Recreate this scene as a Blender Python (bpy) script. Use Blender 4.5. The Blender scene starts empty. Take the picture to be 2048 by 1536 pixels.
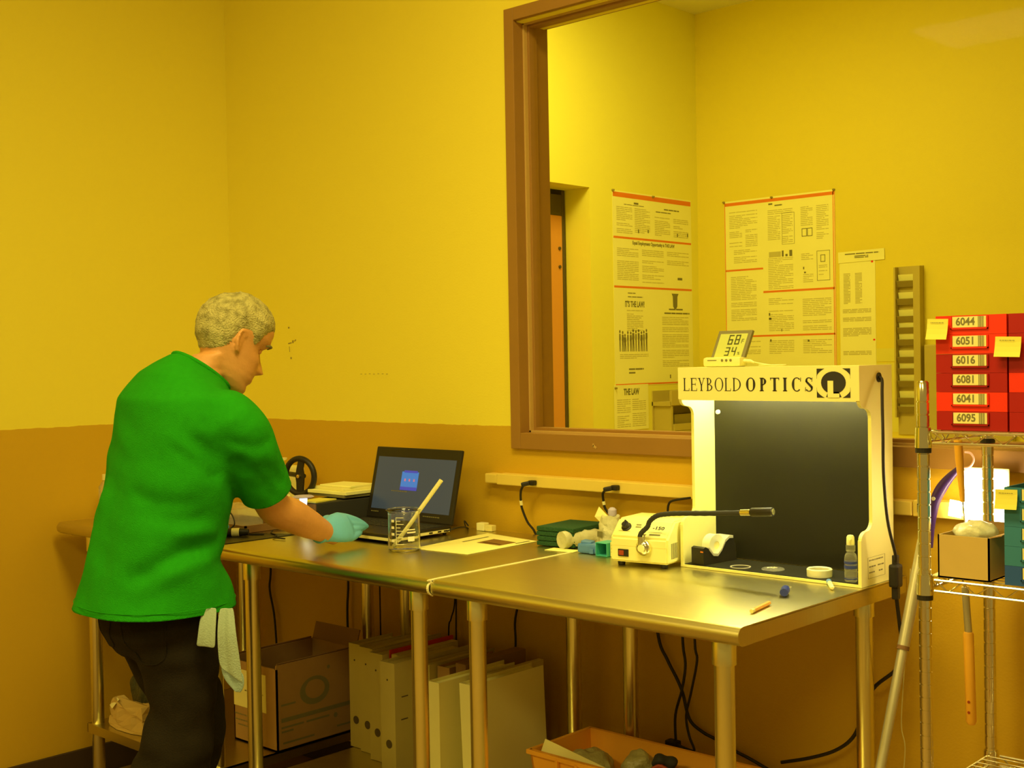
import bpy, bmesh, math, random
from mathutils import Vector, Matrix, Euler, noise

R = random.Random(7)
SC = bpy.context.scene
COL = SC.collection
PI = math.pi

# ------------------------------------------------------------------ camera
cam_d = bpy.data.cameras.new('camera')
cam = bpy.data.objects.new('camera', cam_d)
COL.objects.link(cam)
_y, _p, _r = .7475, -.0193, -.0179
_F = Vector((-math.sin(_y) * math.cos(_p), math.cos(_y) * math.cos(_p), math.sin(_p)))
_R = Vector((math.cos(_y), math.sin(_y), 0))
_U = _R.cross(_F)
_R2 = _R * math.cos(_r) + _U * math.sin(_r)
_U2 = -_R * math.sin(_r) + _U * math.cos(_r)
cam.matrix_world = Matrix(((_R2.x, _U2.x, -_F.x, 4.0173), (_R2.y, _U2.y, -_F.y, -2.7596), (_R2.z, _U2.z, -_F.z, 1.4167), (0, 0, 0, 1)))
cam_d.sensor_width = 36
cam_d.lens = 2486.56 / 2048 * 36
cam_d.clip_start = .05
SC.camera = cam

# ------------------------------------------------------------------ world, lamps, exposure
w = bpy.data.worlds.new('world'); SC.world = w; w.use_nodes = True
w.node_tree.nodes['Background'].inputs[0].default_value = (1.0, .66, .14, 1)
w.node_tree.nodes['Background'].inputs[1].default_value = .25
YEL = (1.0, .80, .27)
def area(name, loc, sx, sy, power, col=YEL, rot=(0, 0, 0)):
    d = bpy.data.lights.new(name, 'AREA'); d.shape = 'RECTANGLE'; d.size = sx; d.size_y = sy
    d.energy = power; d.color = col
    o = bpy.data.objects.new(name, d); o.location = loc; o.rotation_euler = rot; COL.objects.link(o)
    return o
area('ceiling_lamp_light', (2.7, -1.5, 3.17), 1.2, .6, 42)
area('ceiling_lamp_light', (1.6, -3.9, 3.17), 1.2, .6, 38)
area('ceiling_lamp_light', (4.4, -3.6, 3.17), 1.2, .6, 26)
area('far_room_lamp_light', (1.25, .90, 3.17), .6, 1.0, 22, (1.0, .87, .27))
SC.view_settings.view_transform = 'Standard'
SC.view_settings.look = 'None'
SC.view_settings.gamma = 1
SC.view_settings.use_curve_mapping = False
SC.view_settings.exposure = 0.36

# ------------------------------------------------------------------ materials
M = {}
def mat(name, col, rough=.6, metal=0., bump=0., bscale=60., var=0., vscale=8., spec=.5, emit=None, estr=0., alpha=1., trans=0., ior=1.45, stretch=None, coat=0.):
    if name in M: return M[name]
    m = bpy.data.materials.new(name); m.use_nodes = True
    nt = m.node_tree; b = nt.nodes['Principled BSDF']
    b.inputs['Base Color'].default_value = (*col, 1)
    b.inputs['Roughness'].default_value = rough
    b.inputs['Metallic'].default_value = metal
    b.inputs['Specular IOR Level'].default_value = spec
    b.inputs['IOR'].default_value = ior
    b.inputs['Transmission Weight'].default_value = trans
    b.inputs['Alpha'].default_value = alpha
    b.inputs['Coat Weight'].default_value = coat
    if emit:
        b.inputs['Emission Color'].default_value = (*emit, 1); b.inputs['Emission Strength'].default_value = estr
    tc = nt.nodes.new('ShaderNodeTexCoord')
    src = tc.outputs['Object']
    if stretch:
        mp = nt.nodes.new('ShaderNodeMapping'); mp.inputs['Scale'].default_value = stretch
        nt.links.new(src, mp.inputs['Vector']); src = mp.outputs['Vector']
    n = nt.nodes.new('ShaderNodeTexNoise'); n.inputs['Scale'].default_value = vscale; n.inputs['Detail'].default_value = 4
    nt.links.new(src, n.inputs['Vector'])
    v = var if var else .04
    r = nt.nodes.new('ShaderNodeMapRange'); r.inputs[3].default_value = 1 - v; r.inputs[4].default_value = 1 + v
    nt.links.new(n.outputs['Fac'], r.inputs[0])
    mx = nt.nodes.new('ShaderNodeVectorMath'); mx.operation = 'SCALE'; mx.inputs[0].default_value = col
    nt.links.new(r.outputs[0], mx.inputs['Scale']); nt.links.new(mx.outputs[0], b.inputs['Base Color'])
    if bump:
        n2 = nt.nodes.new('ShaderNodeTexNoise'); n2.inputs['Scale'].default_value = bscale; n2.inputs['Detail'].default_value = 3
        nt.links.new(src, n2.inputs['Vector'])
        bp = nt.nodes.new('ShaderNodeBump'); bp.inputs['Strength'].default_value = bump; bp.inputs['Distance'].default_value = .01
        nt.links.new(n2.outputs['Fac'], bp.inputs['Height']); nt.links.new(bp.outputs[0], b.inputs['Normal'])
    M[name] = m
    return m
def wall_mat(name, up, low, zw, wob=.0015):
    """two paint colours meeting at a fixed height on the wall"""
    m = bpy.data.materials.new(name); m.use_nodes = True; nt = m.node_tree; b = nt.nodes['Principled BSDF']
    b.inputs['Roughness'].default_value = .62; b.inputs['Specular IOR Level'].default_value = .3
    g = nt.nodes.new('ShaderNodeNewGeometry'); s = nt.nodes.new('ShaderNodeSeparateXYZ')
    nt.links.new(g.outputs['Position'], s.inputs[0])
    n = nt.nodes.new('ShaderNodeTexNoise'); n.inputs['Scale'].default_value = 25
    nt.links.new(g.outputs['Position'], n.inputs['Vector'])
    a = nt.nodes.new('ShaderNodeMath'); a.operation = 'MULTIPLY_ADD'; a.inputs[1].default_value = wob * 4
    nt.links.new(n.outputs['Fac'], a.inputs[0]); nt.links.new(s.outputs['Z'], a.inputs[2])
    c = nt.nodes.new('ShaderNodeMath'); c.operation = 'GREATER_THAN'; c.inputs[1].default_value = zw + wob * 2
    nt.links.new(a.outputs[0], c.inputs[0])
    mx = nt.nodes.new('ShaderNodeMix'); mx.data_type = 'RGBA'
    mx.inputs[6].default_value = (*low, 1); mx.inputs[7].default_value = (*up, 1)
    nt.links.new(c.outputs[0], mx.inputs[0]); nt.links.new(mx.outputs[2], b.inputs['Base Color'])
    n2 = nt.nodes.new('ShaderNodeTexNoise'); n2.inputs['Scale'].default_value = 180
    nt.links.new(g.outputs['Position'], n2.inputs['Vector'])
    bp = nt.nodes.new('ShaderNodeBump'); bp.inputs['Strength'].default_value = .15; bp.inputs['Distance'].default_value = .003
    nt.links.new(n2.outputs['Fac'], bp.inputs['Height']); nt.links.new(bp.outputs[0], b.inputs['Normal'])
    return m
def glass_mat(name, tint, gloss):
    m = bpy.data.materials.new(name); m.use_nodes = True; nt = m.node_tree; nt.nodes.remove(nt.nodes['Principled BSDF'])
    out = nt.nodes['Material Output']; t = nt.nodes.new('ShaderNodeBsdfTransparent'); t.inputs[0].default_value = (*tint, 1)
    g = nt.nodes.new('ShaderNodeBsdfGlossy'); g.inputs['Roughness'].default_value = .03
    mx = nt.nodes.new('ShaderNodeMixShader'); lw = nt.nodes.new('ShaderNodeLayerWeight'); lw.inputs[0].default_value = .12
    mu = nt.nodes.new('ShaderNodeMath'); mu.operation = 'MULTIPLY'; mu.inputs[1].default_value = gloss
    nt.links.new(lw.outputs['Fresnel'], mu.inputs[0]); nt.links.new(mu.outputs[0], mx.inputs[0])
    nt.links.new(t.outputs[0], mx.inputs[1]); nt.links.new(g.outputs[0], mx.inputs[2]); nt.links.new(mx.outputs[0], out.inputs[0])
    return m

WALL = wall_mat('wall_paint', (.90, .79, .065), (.65, .405, .016), 1.2157)
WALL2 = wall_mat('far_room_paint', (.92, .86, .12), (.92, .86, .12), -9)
WALL2_SHADED = wall_mat('far_room_paint_shaded', (.84, .71, .06), (.84, .71, .06), -9)  # same paint as the far left wall, its weaker light put into the colour
mat('steel', (.66, .60, .28), .32, 1, bump=.02, bscale=30, var=.06, stretch=(1, 30, 1))
mat('steel_leg', (.88, .84, .42), .30, 1)
mat('chrome', (.85, .82, .6), .16, 1)
mat('frame_brown', (.33, .17, .03), .5, var=.06)
mat('frame_ridge', (.55, .36, .10), .45)
mat('gasket', (.22, .11, .03), .6)
mat('floor_dark', (.30, .19, .05), .5, var=.1)
mat('baseboard_dark', (.06, .035, .015), .6)
mat('floor_light', (.62, .52, .22), .6)
mat('ceiling_white', (.85, .82, .6), .9)
mat('raceway', (.86, .66, .12), .5)
mat('white_paint', (.90, .86, .31), .45, var=.02)
mat('white_plastic', (.90, .86, .40), .4)
mat('cream', (.85, .76, .26), .5)
mat('seam_strip', (.95, .9, .45), .4)
mat('black', (.02, .017, .01), .45)
mat('black_matte', (.035, .035, .025), .8)
mat('back_panel', (.012, .0105, .003), .6, spec=.3, var=.1)
mat('black_cord', (.02, .016, .01), .5)
mat('ink', (.03, .028, .02), .6)
mat('grey_ink', (.60, .55, .19), .8)
mat('mid_ink', (.22, .2, .07), .8)
mat('orange_print', (.85, .22, .01), .7)
mat('paper', (.97, .95, .36), .8, var=.03)
mat('paper_card', (.88, .82, .30), .8)
mat('note_yellow', (.80, .74, .10), .8)
mat('cardboard', (.42, .25, .07), .85, var=.08, vscale=20)
mat('cardboard_in', (.30, .17, .05), .9)
mat('kraft', (.62, .44, .12), .85, var=.06, vscale=20)
mat('binder_old', (.56, .48, .14), .7, var=.05)
mat('binder_white', (.86, .80, .30), .55)
mat('binder_edge', (.66, .58, .18), .7)
mat('red_paper', (.6, .04, .01), .7)
mat('orange_plastic', (.90, .42, .03), .45)
mat('red_bright', (.88, .035, .006), .42)
mat('red_dark', (.40, .009, .006), .42)
mat('teal_bin', (.04, .22, .32), .45)
mat('blue_bin', (.025, .10, .34), .45)
mat('shirt_green', (.016, .31, .004), .9, bump=.35, bscale=420, var=.10, vscale=60, spec=.2)
mat('denim', (.017, .013, .005), .9, bump=.3, bscale=300, var=.25, vscale=25, spec=.2)
mat('skin', (.70, .34, .10), .5, bump=.08, bscale=140, var=.10, vscale=30)
mat('glove', (.17, .60, 1.0), .4, bump=.1, bscale=80)
mat('cloth_pale', (.36, .46, .32), .9, bump=.3, bscale=300)
mat('cloth_blue', (.30, .42, .36), .9, bump=.3, bscale=300)
mat('shoe', (.04, .03, .02), .6)
mat('belt', (.05, .03, .015), .5)
mat('green_pad', (.025, .10, .035), .95, bump=.6, bscale=300)
mat('blue_plastic', (.10, .26, .62), .4)
mat('dark_blue', (.03, .05, .3), .4)
mat('teal_plastic', (.06, .48, .42), .4)
mat('lavender', (.55, .50, .75), .4)
mat('purple', (.05, .02, .14), .3)
mat('pink', (.8, .45, .5), .5)
mat('wood_orange', (.72, .32, .06), .6, var=.08, stretch=(1, 1, .1))
mat('brown_base', (.25, .13, .03), .5)
mat('dark_frame', (.10, .075, .025), .6)
mat('pole_grey', (.60, .56, .34), .38, .6)
mat('handle_orange', (.90, .46, .03), .45)
mat('dark_red', (.35, .05, .01), .5)
mat('lcd', (.62, .68, .16), .4)
mat('lcd_ink', (.10, .11, .03), .5)
mat('grey_case', (.24, .22, .10), .45)
mat('tape_white', (.80, .80, .5), .3)
mat('card_metal', (.55, .45, .10), .5)
mat('card_slot', (.34, .27, .05), .6)
mat('clip_grey', (.5, .48, .35), .35)
mat('screen_on', (.03, .04, .06), .25, emit=(.10, .14, .16), estr=.2)
mat('screen_blue', (.02, .05, .2), .3, emit=(.05, .22, .60), estr=.6)
mat('screen_navy', (.02, .03, .2), .3, emit=(.06, .06, .45), estr=.6)
mat('screen_red', (.3, .05, .05), .3, emit=(.6, .2, .25), estr=.6)
mat('lamp_tube', (1, 1, .9), .4, emit=(1.0, .95, .60), estr=50)
mat('lamp_glow', (1, 1, .9), .4, emit=(1.0, .80, .50), estr=15)
mat('led_white', (1, 1, 1), .4, emit=(.75, .85, 1.0), estr=1.6)
mat('led_green', (.3, 1, .1), .4, emit=(.55, 1.0, .02), estr=2)
mat('troffer', (1, 1, .8), .4, emit=(1.0, .80, .20), estr=3)
mat('gold', (.85, .65, .2), .3, 1)
mat('clear_plastic', (.95, .95, .75), .12, trans=.8, ior=1.3, alpha=.55)
mat('bag_plastic', (.9, .88, .55), .3, trans=.15, alpha=.85, bump=.6, bscale=40)
mat('clear_glass', (1, 1, .94), .02, trans=1., ior=1.45)
mat('bag_dull', (.46, .42, .15), .35, trans=.1, bump=.7, bscale=50, var=.3, vscale=30)
mat('dark_wrap', (.06, .065, .03), .35, bump=.8, bscale=40, var=.5, vscale=30)
mat('white_mark', (.95, .92, .6), .5)
GLASS = glass_mat('window_glass', (.97, .97, .90), .22)
M['pane'] = GLASS

# hair: grey-white mottled
def hair_mat():
    m = bpy.data.materials.new('grey_hair'); m.use_nodes = True; nt = m.node_tree; b = nt.nodes['Principled BSDF']
    b.inputs['Roughness'].default_value = .75
    tc = nt.nodes.new('ShaderNodeTexCoord'); n = nt.nodes.new('ShaderNodeTexNoise'); n.inputs['Scale'].default_value = 48; n.inputs['Detail'].default_value = 8
    nt.links.new(tc.outputs['Object'], n.inputs['Vector'])
    cr = nt.nodes.new('ShaderNodeValToRGB'); cr.color_ramp.elements[0].position = .36; cr.color_ramp.elements[0].color = (.30, .27, .08, 1)
    cr.color_ramp.elements[1].position = .58; cr.color_ramp.elements[1].color = (.54, .49, .17, 1)
    nt.links.new(n.outputs['Fac'], cr.inputs[0]); nt.links.new(cr.outputs[0], b.inputs['Base Color'])
    n2 = nt.nodes.new('ShaderNodeTexNoise'); n2.inputs['Scale'].default_value = 260
    nt.links.new(tc.outputs['Object'], n2.inputs['Vector'])
    bp = nt.nodes.new('ShaderNodeBump'); bp.inputs['Strength'].default_value = .9; bp.inputs['Distance'].default_value = .006
    nt.links.new(n2.outputs['Fac'], bp.inputs['Height']); nt.links.new(bp.outputs[0], b.inputs['Normal'])
    return m
M['hair'] = hair_mat()

# ------------------------------------------------------------------ mesh helpers
class MB:
    def __init__(s): s.v = []; s.f = []; s.mi = []; s.m = 0
    def add(s, vs, fs, T=None):
        k = len(s.v)
        s.v += [tuple(T @ Vector(p)) if T is not None else tuple(p) for p in vs]
        s.f += [tuple(i + k for i in f) for f in fs]; s.mi += [s.m] * len(fs)
        return s
    def box(s, c, d, rot=None, bev=0.):
        """centre, size, euler, chamfer"""
        x, y, z = d[0] / 2, d[1] / 2, d[2] / 2
        T = Matrix.Translation(c) @ (Euler(rot).to_matrix().to_4x4() if rot else Matrix())
        b = min(bev, x * .9, y * .9, z * .9)
        if b <= 0:
            vs = [(i * x, j * y, k * z) for i in (-1, 1) for j in (-1, 1) for k in (-1, 1)]
            return s.add(vs, [(0, 1, 3, 2), (4, 6, 7, 5), (0, 4, 5, 1), (2, 3, 7, 6), (0, 2, 6, 4), (1, 5, 7, 3)], T)
        bm = bmesh.new(); bmesh.ops.create_cube(bm, size=1)
        for v in bm.verts: v.co = Vector((v.co.x * 2 * x, v.co.y * 2 * y, v.co.z * 2 * z))
        bmesh.ops.bevel(bm, geom=bm.edges[:], offset=b, segments=2, affect='EDGES', profile=.6)
        bm.verts.index_update()
        s.add([v.co[:] for v in bm.verts], [tuple(q.index for q in f.verts) for f in bm.faces], T); bm.free()
        return s
    def b2(s, lo, hi, bev=0.):
        return s.box([(a + b) / 2 for a, b in zip(lo, hi)], [abs(b - a) for a, b in zip(lo, hi)], None, bev)
    def tube(s, pts, r, n=10, caps=True):
        """swept tube; r number or list"""
        pts = [Vector(p) for p in pts]; k = len(pts)
        rs = r if isinstance(r, (list, tuple)) else [r] * k
        up = None; vs = []; fs = []
        for i, p in enumerate(pts):
            t = (pts[min(i + 1, k - 1)] - pts[max(i - 1, 0)]).normalized()
            if up is None: up = t.orthogonal().normalized()
            up = (up - t * up.dot(t)).normalized(); q = t.cross(up)
            for j in range(n):
                a = 2 * PI * j / n; vs.append(p + (up * math.cos(a) + q * math.sin(a)) * rs[i])
        for i in range(k - 1):
            for j in range(n):
                a = i * n + j; b = i * n + (j + 1) % n; fs.append((a, b, b + n, a + n))
        if caps: fs.append(tuple(range(n - 1, -1, -1))); fs.append(tuple((k - 1) * n + j for j in range(n)))
        return s.add(vs, fs)
    def lathe(s, prof, T=None, n=24, closed=False):
        """profile (r, z) about z"""
        vs = []; fs = []; k = len(prof)
        for r, z in prof:
            for j in range(n): vs.append((r * math.cos(2 * PI * j / n), r * math.sin(2 * PI * j / n), z))
        for i in range(k - 1 + (1 if closed else 0)):
            i2 = (i + 1) % k
            for j in range(n):
                j2 = (j + 1) % n; fs.append((i * n + j, i * n + j2, i2 * n + j2, i2 * n + j))
        if not closed:
            if prof[0][0] > 1e-6: fs.append(tuple(range(n - 1, -1, -1)))
            if prof[-1][0] > 1e-6: fs.append(tuple((k - 1) * n + j for j in range(n)))
        return s.add(vs, fs, T)
    def prism(s, poly, h, T=None):
        """polygon in xy, extruded along z by h"""
        n = len(poly); vs = [(x, y, 0) for x, y in poly] + [(x, y, h) for x, y in poly]
        fs = [tuple(range(n - 1, -1, -1)), tuple(range(n, 2 * n))] + [(i, (i + 1) % n, n + (i + 1) % n, n + i) for i in range(n)]
        return s.add(vs, fs, T)
    def loft(s, rings, caps=True):
        n = len(rings[0]); vs = [p for r in rings for p in r]; fs = []
        for i in range(len(rings) - 1):
            for j in range(n): fs.append((i * n + j, i * n + (j + 1) % n, (i + 1) * n + (j + 1) % n, (i + 1) * n + j))
        if caps: fs.append(tuple(range(n - 1, -1, -1))); fs.append(tuple((len(rings) - 1) * n + j for j in range(n)))
        return s.add(vs, fs)
    def ell(s, c, r, T=None, n=20, k=12):
        prof = [(math.sin(PI * i / k), -math.cos(PI * i / k)) for i in range(k + 1)]
        S = Matrix.Translation(c) @ (T if T is not None else Matrix()) @ Matrix.Diagonal((r[0], r[1], r[2], 1))
        prof[0] = (1e-4, -1); prof[-1] = (1e-4, 1)
        return s.lathe(prof, S, n)
    def mesh(s, name, mats, smooth=False):
        me = bpy.data.meshes.new(name); me.from_pydata(s.v, [], s.f)
        for m in mats: me.materials.append(M[m] if isinstance(m, str) else m)
        me.polygons.foreach_set('material_index', s.mi)
        bm = bmesh.new(); bm.from_mesh(me); bmesh.ops.recalc_face_normals(bm, faces=bm.faces); bm.to_mesh(me); bm.free()
        if smooth:
            me.shade_smooth()
            me.set_sharp_from_angle(angle=math.radians(38))
        me.update()
        return me
    def build(s, name, mats, parent=None, smooth=False):
        if isinstance(mats, str) or not isinstance(mats, (list, tuple)): mats = [mats]
        o = bpy.data.objects.new(name, s.mesh(name, mats, smooth)); COL.objects.link(o)
        if parent is not None: attach(o, parent)
        return o

def attach(o, parent):
    """o's mesh is in world coordinates; keep it there"""
    o.parent = parent; wm = parent_matrix(parent); o.matrix_parent_inverse = wm.inverted()
def parent_matrix(p):
    m = p.matrix_basis.copy()
    if p.parent is not None: m = parent_matrix(p.parent) @ p.matrix_parent_inverse @ m
    return m
def tag(o, label=None, cat=None, group=None, kind=None):
    if label: o['label'] = label
    if cat: o['category'] = cat
    if group: o['group'] = group
    if kind: o['kind'] = kind
    return o
def thing(name, loc, label, cat, group=None):
    o = bpy.data.objects.new(name, None); o.location = loc; o.empty_display_size = .05; COL.objects.link(o)
    return tag(o, label, cat, group)
def lab(o, t): o['label'] = t; return o

def text_mesh(txt, size, T, name, m, parent=None, depth=.0004, sx=1., align='CENTER', bold=0.):
    c = bpy.data.curves.new('t', 'FONT'); c.body = txt; c.size = size; c.extrude = depth; c.align_x = align; c.align_y = 'CENTER'; c.offset = bold
    c.resolution_u = 3
    o = bpy.data.objects.new('t', c); COL.objects.link(o)
    dg = bpy.context.evaluated_depsgraph_get()
    me = bpy.data.meshes.new_from_object(o.evaluated_get(dg)); bpy.data.objects.remove(o); bpy.data.curves.remove(c)
    me.transform(T @ Matrix.Diagonal((sx, 1, 1, 1))); me.materials.clear(); me.materials.append(M[m])
    o = bpy.data.objects.new(name, me); COL.objects.link(o)
    if parent is not None: attach(o, parent)
    return o
def plane_T(o, ux, uy):
    """frame: local x along ux, y along uy, z = ux x uy"""
    ux = Vector(ux).normalized(); uy = Vector(uy).normalized(); uz = ux.cross(uy)
    return Matrix(((ux.x, uy.x, uz.x, o[0]), (ux.y, uy.y, uz.y, o[1]), (ux.z, uy.z, uz.z, o[2]), (0, 0, 0, 1)))
FRONT = lambda x, y, z: plane_T((x, y, z), (1, 0, 0), (0, 0, 1))      # readable from -y
SIDE = lambda x, y, z: plane_T((x, y, z), (0, 1, 0), (0, 0, 1))       # readable from +x

def catmull(pts, n=6):
    pts = [Vector(p) for p in pts]; out = []
    for i in range(len(pts) - 1):
        p0 = pts[max(i - 1, 0)]; p1 = pts[i]; p2 = pts[i + 1]; p3 = pts[min(i + 2, len(pts) - 1)]
        for k in range(n):
            t = k / n
            out.append(.5 * ((2 * p1) + (p2 - p0) * t + (2 * p0 - 5 * p1 + 4 * p2 - p3) * t * t + (3 * p1 - p0 - 3 * p2 + p3) * t ** 3))
    out.append(pts[-1]); return out
def remesh(mb, voxel, smooth=3, fac=.5):
    me = mb.mesh('tmp', []); o = bpy.data.objects.new('tmp', me); COL.objects.link(o)
    md = o.modifiers.new('r', 'REMESH'); md.mode = 'VOXEL'; md.voxel_size = voxel
    if smooth:
        sm = o.modifiers.new('s', 'SMOOTH'); sm.iterations = smooth; sm.factor = fac
    dg = bpy.context.evaluated_depsgraph_get()
    out = bpy.data.meshes.new_from_object(o.evaluated_get(dg)); bpy.data.objects.remove(o)
    out.shade_smooth()
    return out
def mesh_obj(name, me, m, parent=None):
    me.materials.clear(); me.materials.append(M[m] if isinstance(m, str) else m)
    me.name = name
    o = bpy.data.objects.new(name, me); COL.objects.link(o)
    if parent is not None: attach(o, parent)
    return o
def copy_tree(o, parent=None):
    c = o.copy(); COL.objects.link(c)
    if parent is not None: c.parent = parent
    for ch in list(o.children): copy_tree(ch, c)
    return c
# ================================================================== THE ROOM
def struct(name, mb, m): return tag(mb.build(name, m), kind='structure')
ZC = 3.2
struct('floor', MB().b2((-.15, -5.5, -.1), (6.0, .12, 0)), 'floor_dark')
struct('ceiling', MB().b2((-.15, -5.5, ZC), (6.0, .12, ZC + .1)), 'ceiling_white')
struct('wall_left', MB().b2((-.15, -5.5, 0), (0, 0, ZC)), WALL)
# back wall with the window opening x 1.50..3.95, z 1.20..2.43
OX0, OX1, OZ0, OZ1, WT = 1.500, 3.95, 1.196, 2.425, .125
wb = MB()
wb.b2((-.15, 0, 0), (OX0, WT, ZC)); wb.b2((OX1, 0, 0), (6.0, WT, ZC)); wb.b2((OX0, 0, 0), (OX1, WT, OZ0)); wb.b2((OX0, 0, OZ1), (OX1, WT, ZC))
wback = struct('wall_back', wb, WALL)
# scuffs and anchor holes left in the wall where something used to hang
sc = MB()
for (x, z, dx, dz, a) in ((.367, 1.492, .020, .004, .15), (.385, 1.497, .008, .010, 0), (.398, 1.501, .010, .004, .6), (.362, 1.548, .008, .006, 0), (.372, 1.438, .008, .007, 0), (.364, 1.470, .002, .02, .1)):
    sc.box((x, -.0005, z), (dx, .001, dz), (0, -a, 0))
for i in range(7): sc.box((.76 + i * .022, -.0005, 1.3785 + R.uniform(-.001, .001)), (.008, .001, .0015))
tag(sc.build('scuff_mark', 'card_slot', wback), kind='structure')
struct('baseboard_left', MB().b2((0, -5.5, 0), (.012, 0, .10), .003), 'baseboard_dark')
struct('baseboard_back', MB().b2((.012, -.012, 0), (6.0, 0, .10), .003), 'baseboard_dark')

# window frame: hollow metal profile, face + reveal + stop + reveal
fr = MB()
FX0, FZ0, FZ1, FX1 = 1.4654, 1.150, 2.466, 3.99
def bar(lo, hi, bev=.002): fr.b2(lo, hi, bev)
bar((FX0, -.016, FZ0), (FX0 + .038, WT + .016, FZ1)); bar((FX1 - .038, -.016, FZ0), (FX1, WT + .016, FZ1))
bar((FX0 + .038, -.016, FZ0), (FX1 - .038, WT + .016, FZ0 + .048)); bar((FX0 + .038, -.016, FZ1 - .038), (FX1 - .038, WT + .016, FZ1))
win = struct('window_1', fr, 'frame_brown')
st = MB()
xa, xb, za, zb = FX0 + .038, FX1 - .038, FZ0 + .048, FZ1 - .038
for (lo, hi) in (((xa, .040, za), (xa + .014, .075, zb)), ((xb - .014, .040, za), (xb, .075, zb)), ((xa + .014, .040, za), (xb - .014, .075, za + .014)), ((xa + .014, .040, zb - .014), (xb - .014, .075, zb))):
    st.b2(lo, hi, .002)
tag(st.build('stop_bead', 'frame_brown', win), kind='structure')
gk = MB()
for (lo, hi) in (((xa, .026, za), (xa + .006, .040, zb)), ((xa, .026, za), (xb, .040, za + .005)), ((xa, .026, zb - .006), (xb, .040, zb))): gk.b2(lo, hi)
tag(gk.build('gasket', 'frame_ridge', win), kind='structure')
tag(MB().b2((xa + .004, .055, za + .004), (xb - .004, .061, zb - .004)).build('glass_pane', 'pane', win), kind='structure')
nk = MB(); nk.box((1.79, -.0165, 1.166), (.014, .001, .006), (0, .5, 0)); nk.box((1.785, -.0165, 1.171), (.005, .001, .008), (0, .2, 0))
tag(nk.build('paint_chip', 'frame_ridge', win), kind='structure')

# room beyond the glass
RX = .31; RY = 2.69; OY0, OY1, OZT = .9, 1.80, 2.222
f2 = MB()
f2.b2((RX - .15, WT, 0), (RX, OY0, ZC)); f2.b2((RX - .15, OY0, OZT), (RX, OY1, ZC)); f2.b2((RX - .15, OY1, 0), (RX, RY, ZC))
struct('wall_far_left', f2, WALL2)
struct('wall_far_back', MB().b2((RX - .15, RY, 0), (4.6, RY + .12, ZC)), WALL2_SHADED)
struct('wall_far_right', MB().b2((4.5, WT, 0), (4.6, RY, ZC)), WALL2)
struct('floor_far', MB().b2((-.9, WT, -.1), (4.6, RY + .12, 0)), 'floor_light')
struct('ceiling_far', MB().b2((-.9, WT, ZC), (4.6, RY + .12, ZC + .1)), 'ceiling_white')
dr = MB(); dr.b2((RX - .60, OY0 - .3, 0), (RX - .56, RY, ZC))
struct('wall_passage', dr, WALL2)
d1 = MB(); d1.b2((RX - .225, OY1 - .024, 0), (RX - .152, OY1 - .001, OZT + .02), .004)
dfr = struct('door_1', d1, 'dark_frame')
dl = MB(); dl.b2((RX - .222, 1.10, .02), (RX - .152, OY1 - .025, 2.10), .003); dl.b2((RX - .222, 1.10, 2.10), (RX - .152, OY1 - .025, 2.20), .003)
dl.mi = [0] * (len(dl.mi) // 2) + [1] * (len(dl.mi) - len(dl.mi) // 2)
tag(dl.build('door_leaf', ['wood_orange', 'dark_frame'], dfr), kind='structure')
bh = MB()
for z in (1.944, 1.856): bh.lathe([(.008, 0), (.008, .006), (.003, .006)], Matrix.Translation((RX - .152, 1.752, z)) @ Matrix.Rotation(PI / 2, 4, 'Y'), 10)
tag(bh.build('door_bolt', 'dark_frame', dfr), kind='structure')

# ceiling lamps (above the picture)
def troffer(x, y, lbl):
    t = thing('ceiling_light', (0, 0, 0), lbl, 'lamp', 'yellow ceiling lamps')
    f = MB()
    for s in (-1, 1):
        f.box((x, y + s * .32, ZC - .012), (1.3, .03, .022), None, .003); f.box((x + s * .635, y, ZC - .012), (.03, .61, .022), None, .003)
    f.build('housing', 'white_paint', t); MB().box((x, y, ZC - .006), (1.22, .6, .008)).build('diffuser', 'troffer', t)
troffer(2.7, -1.5, 'yellow fluorescent ceiling light nearest the workbench'); troffer(1.6, -3.9, 'yellow fluorescent ceiling light behind the camera on the left'); troffer(4.4, -3.6, 'yellow fluorescent ceiling light behind the camera on the right')
troffer(1.25, .90, 'yellow fluorescent ceiling light of the room beyond the glass')

# raceway on the wall
rc = thing('cable_raceway', (0, 0, 0), 'long cream surface raceway with outlets running along the wall under the window', 'raceway')
MB().b2((1.425, -.040, 1.041), (2.745, 0, 1.074), .003).build('channel', 'raceway', rc)
ec = MB(); ec.b2((1.372, -.036, 1.043), (1.4235, 0, 1.072), .004); ec.build('end_cap', 'raceway', rc)
MB().b2((2.7465, -.038, 1.040), (3.6, 0, 1.078), .003).build('channel', 'raceway', rc)
oo = MB(); oo.b2((2.758, -.0395, 1.050), (2.785, -.038, 1.070)); oo.build('outlet', 'black', rc)

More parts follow.
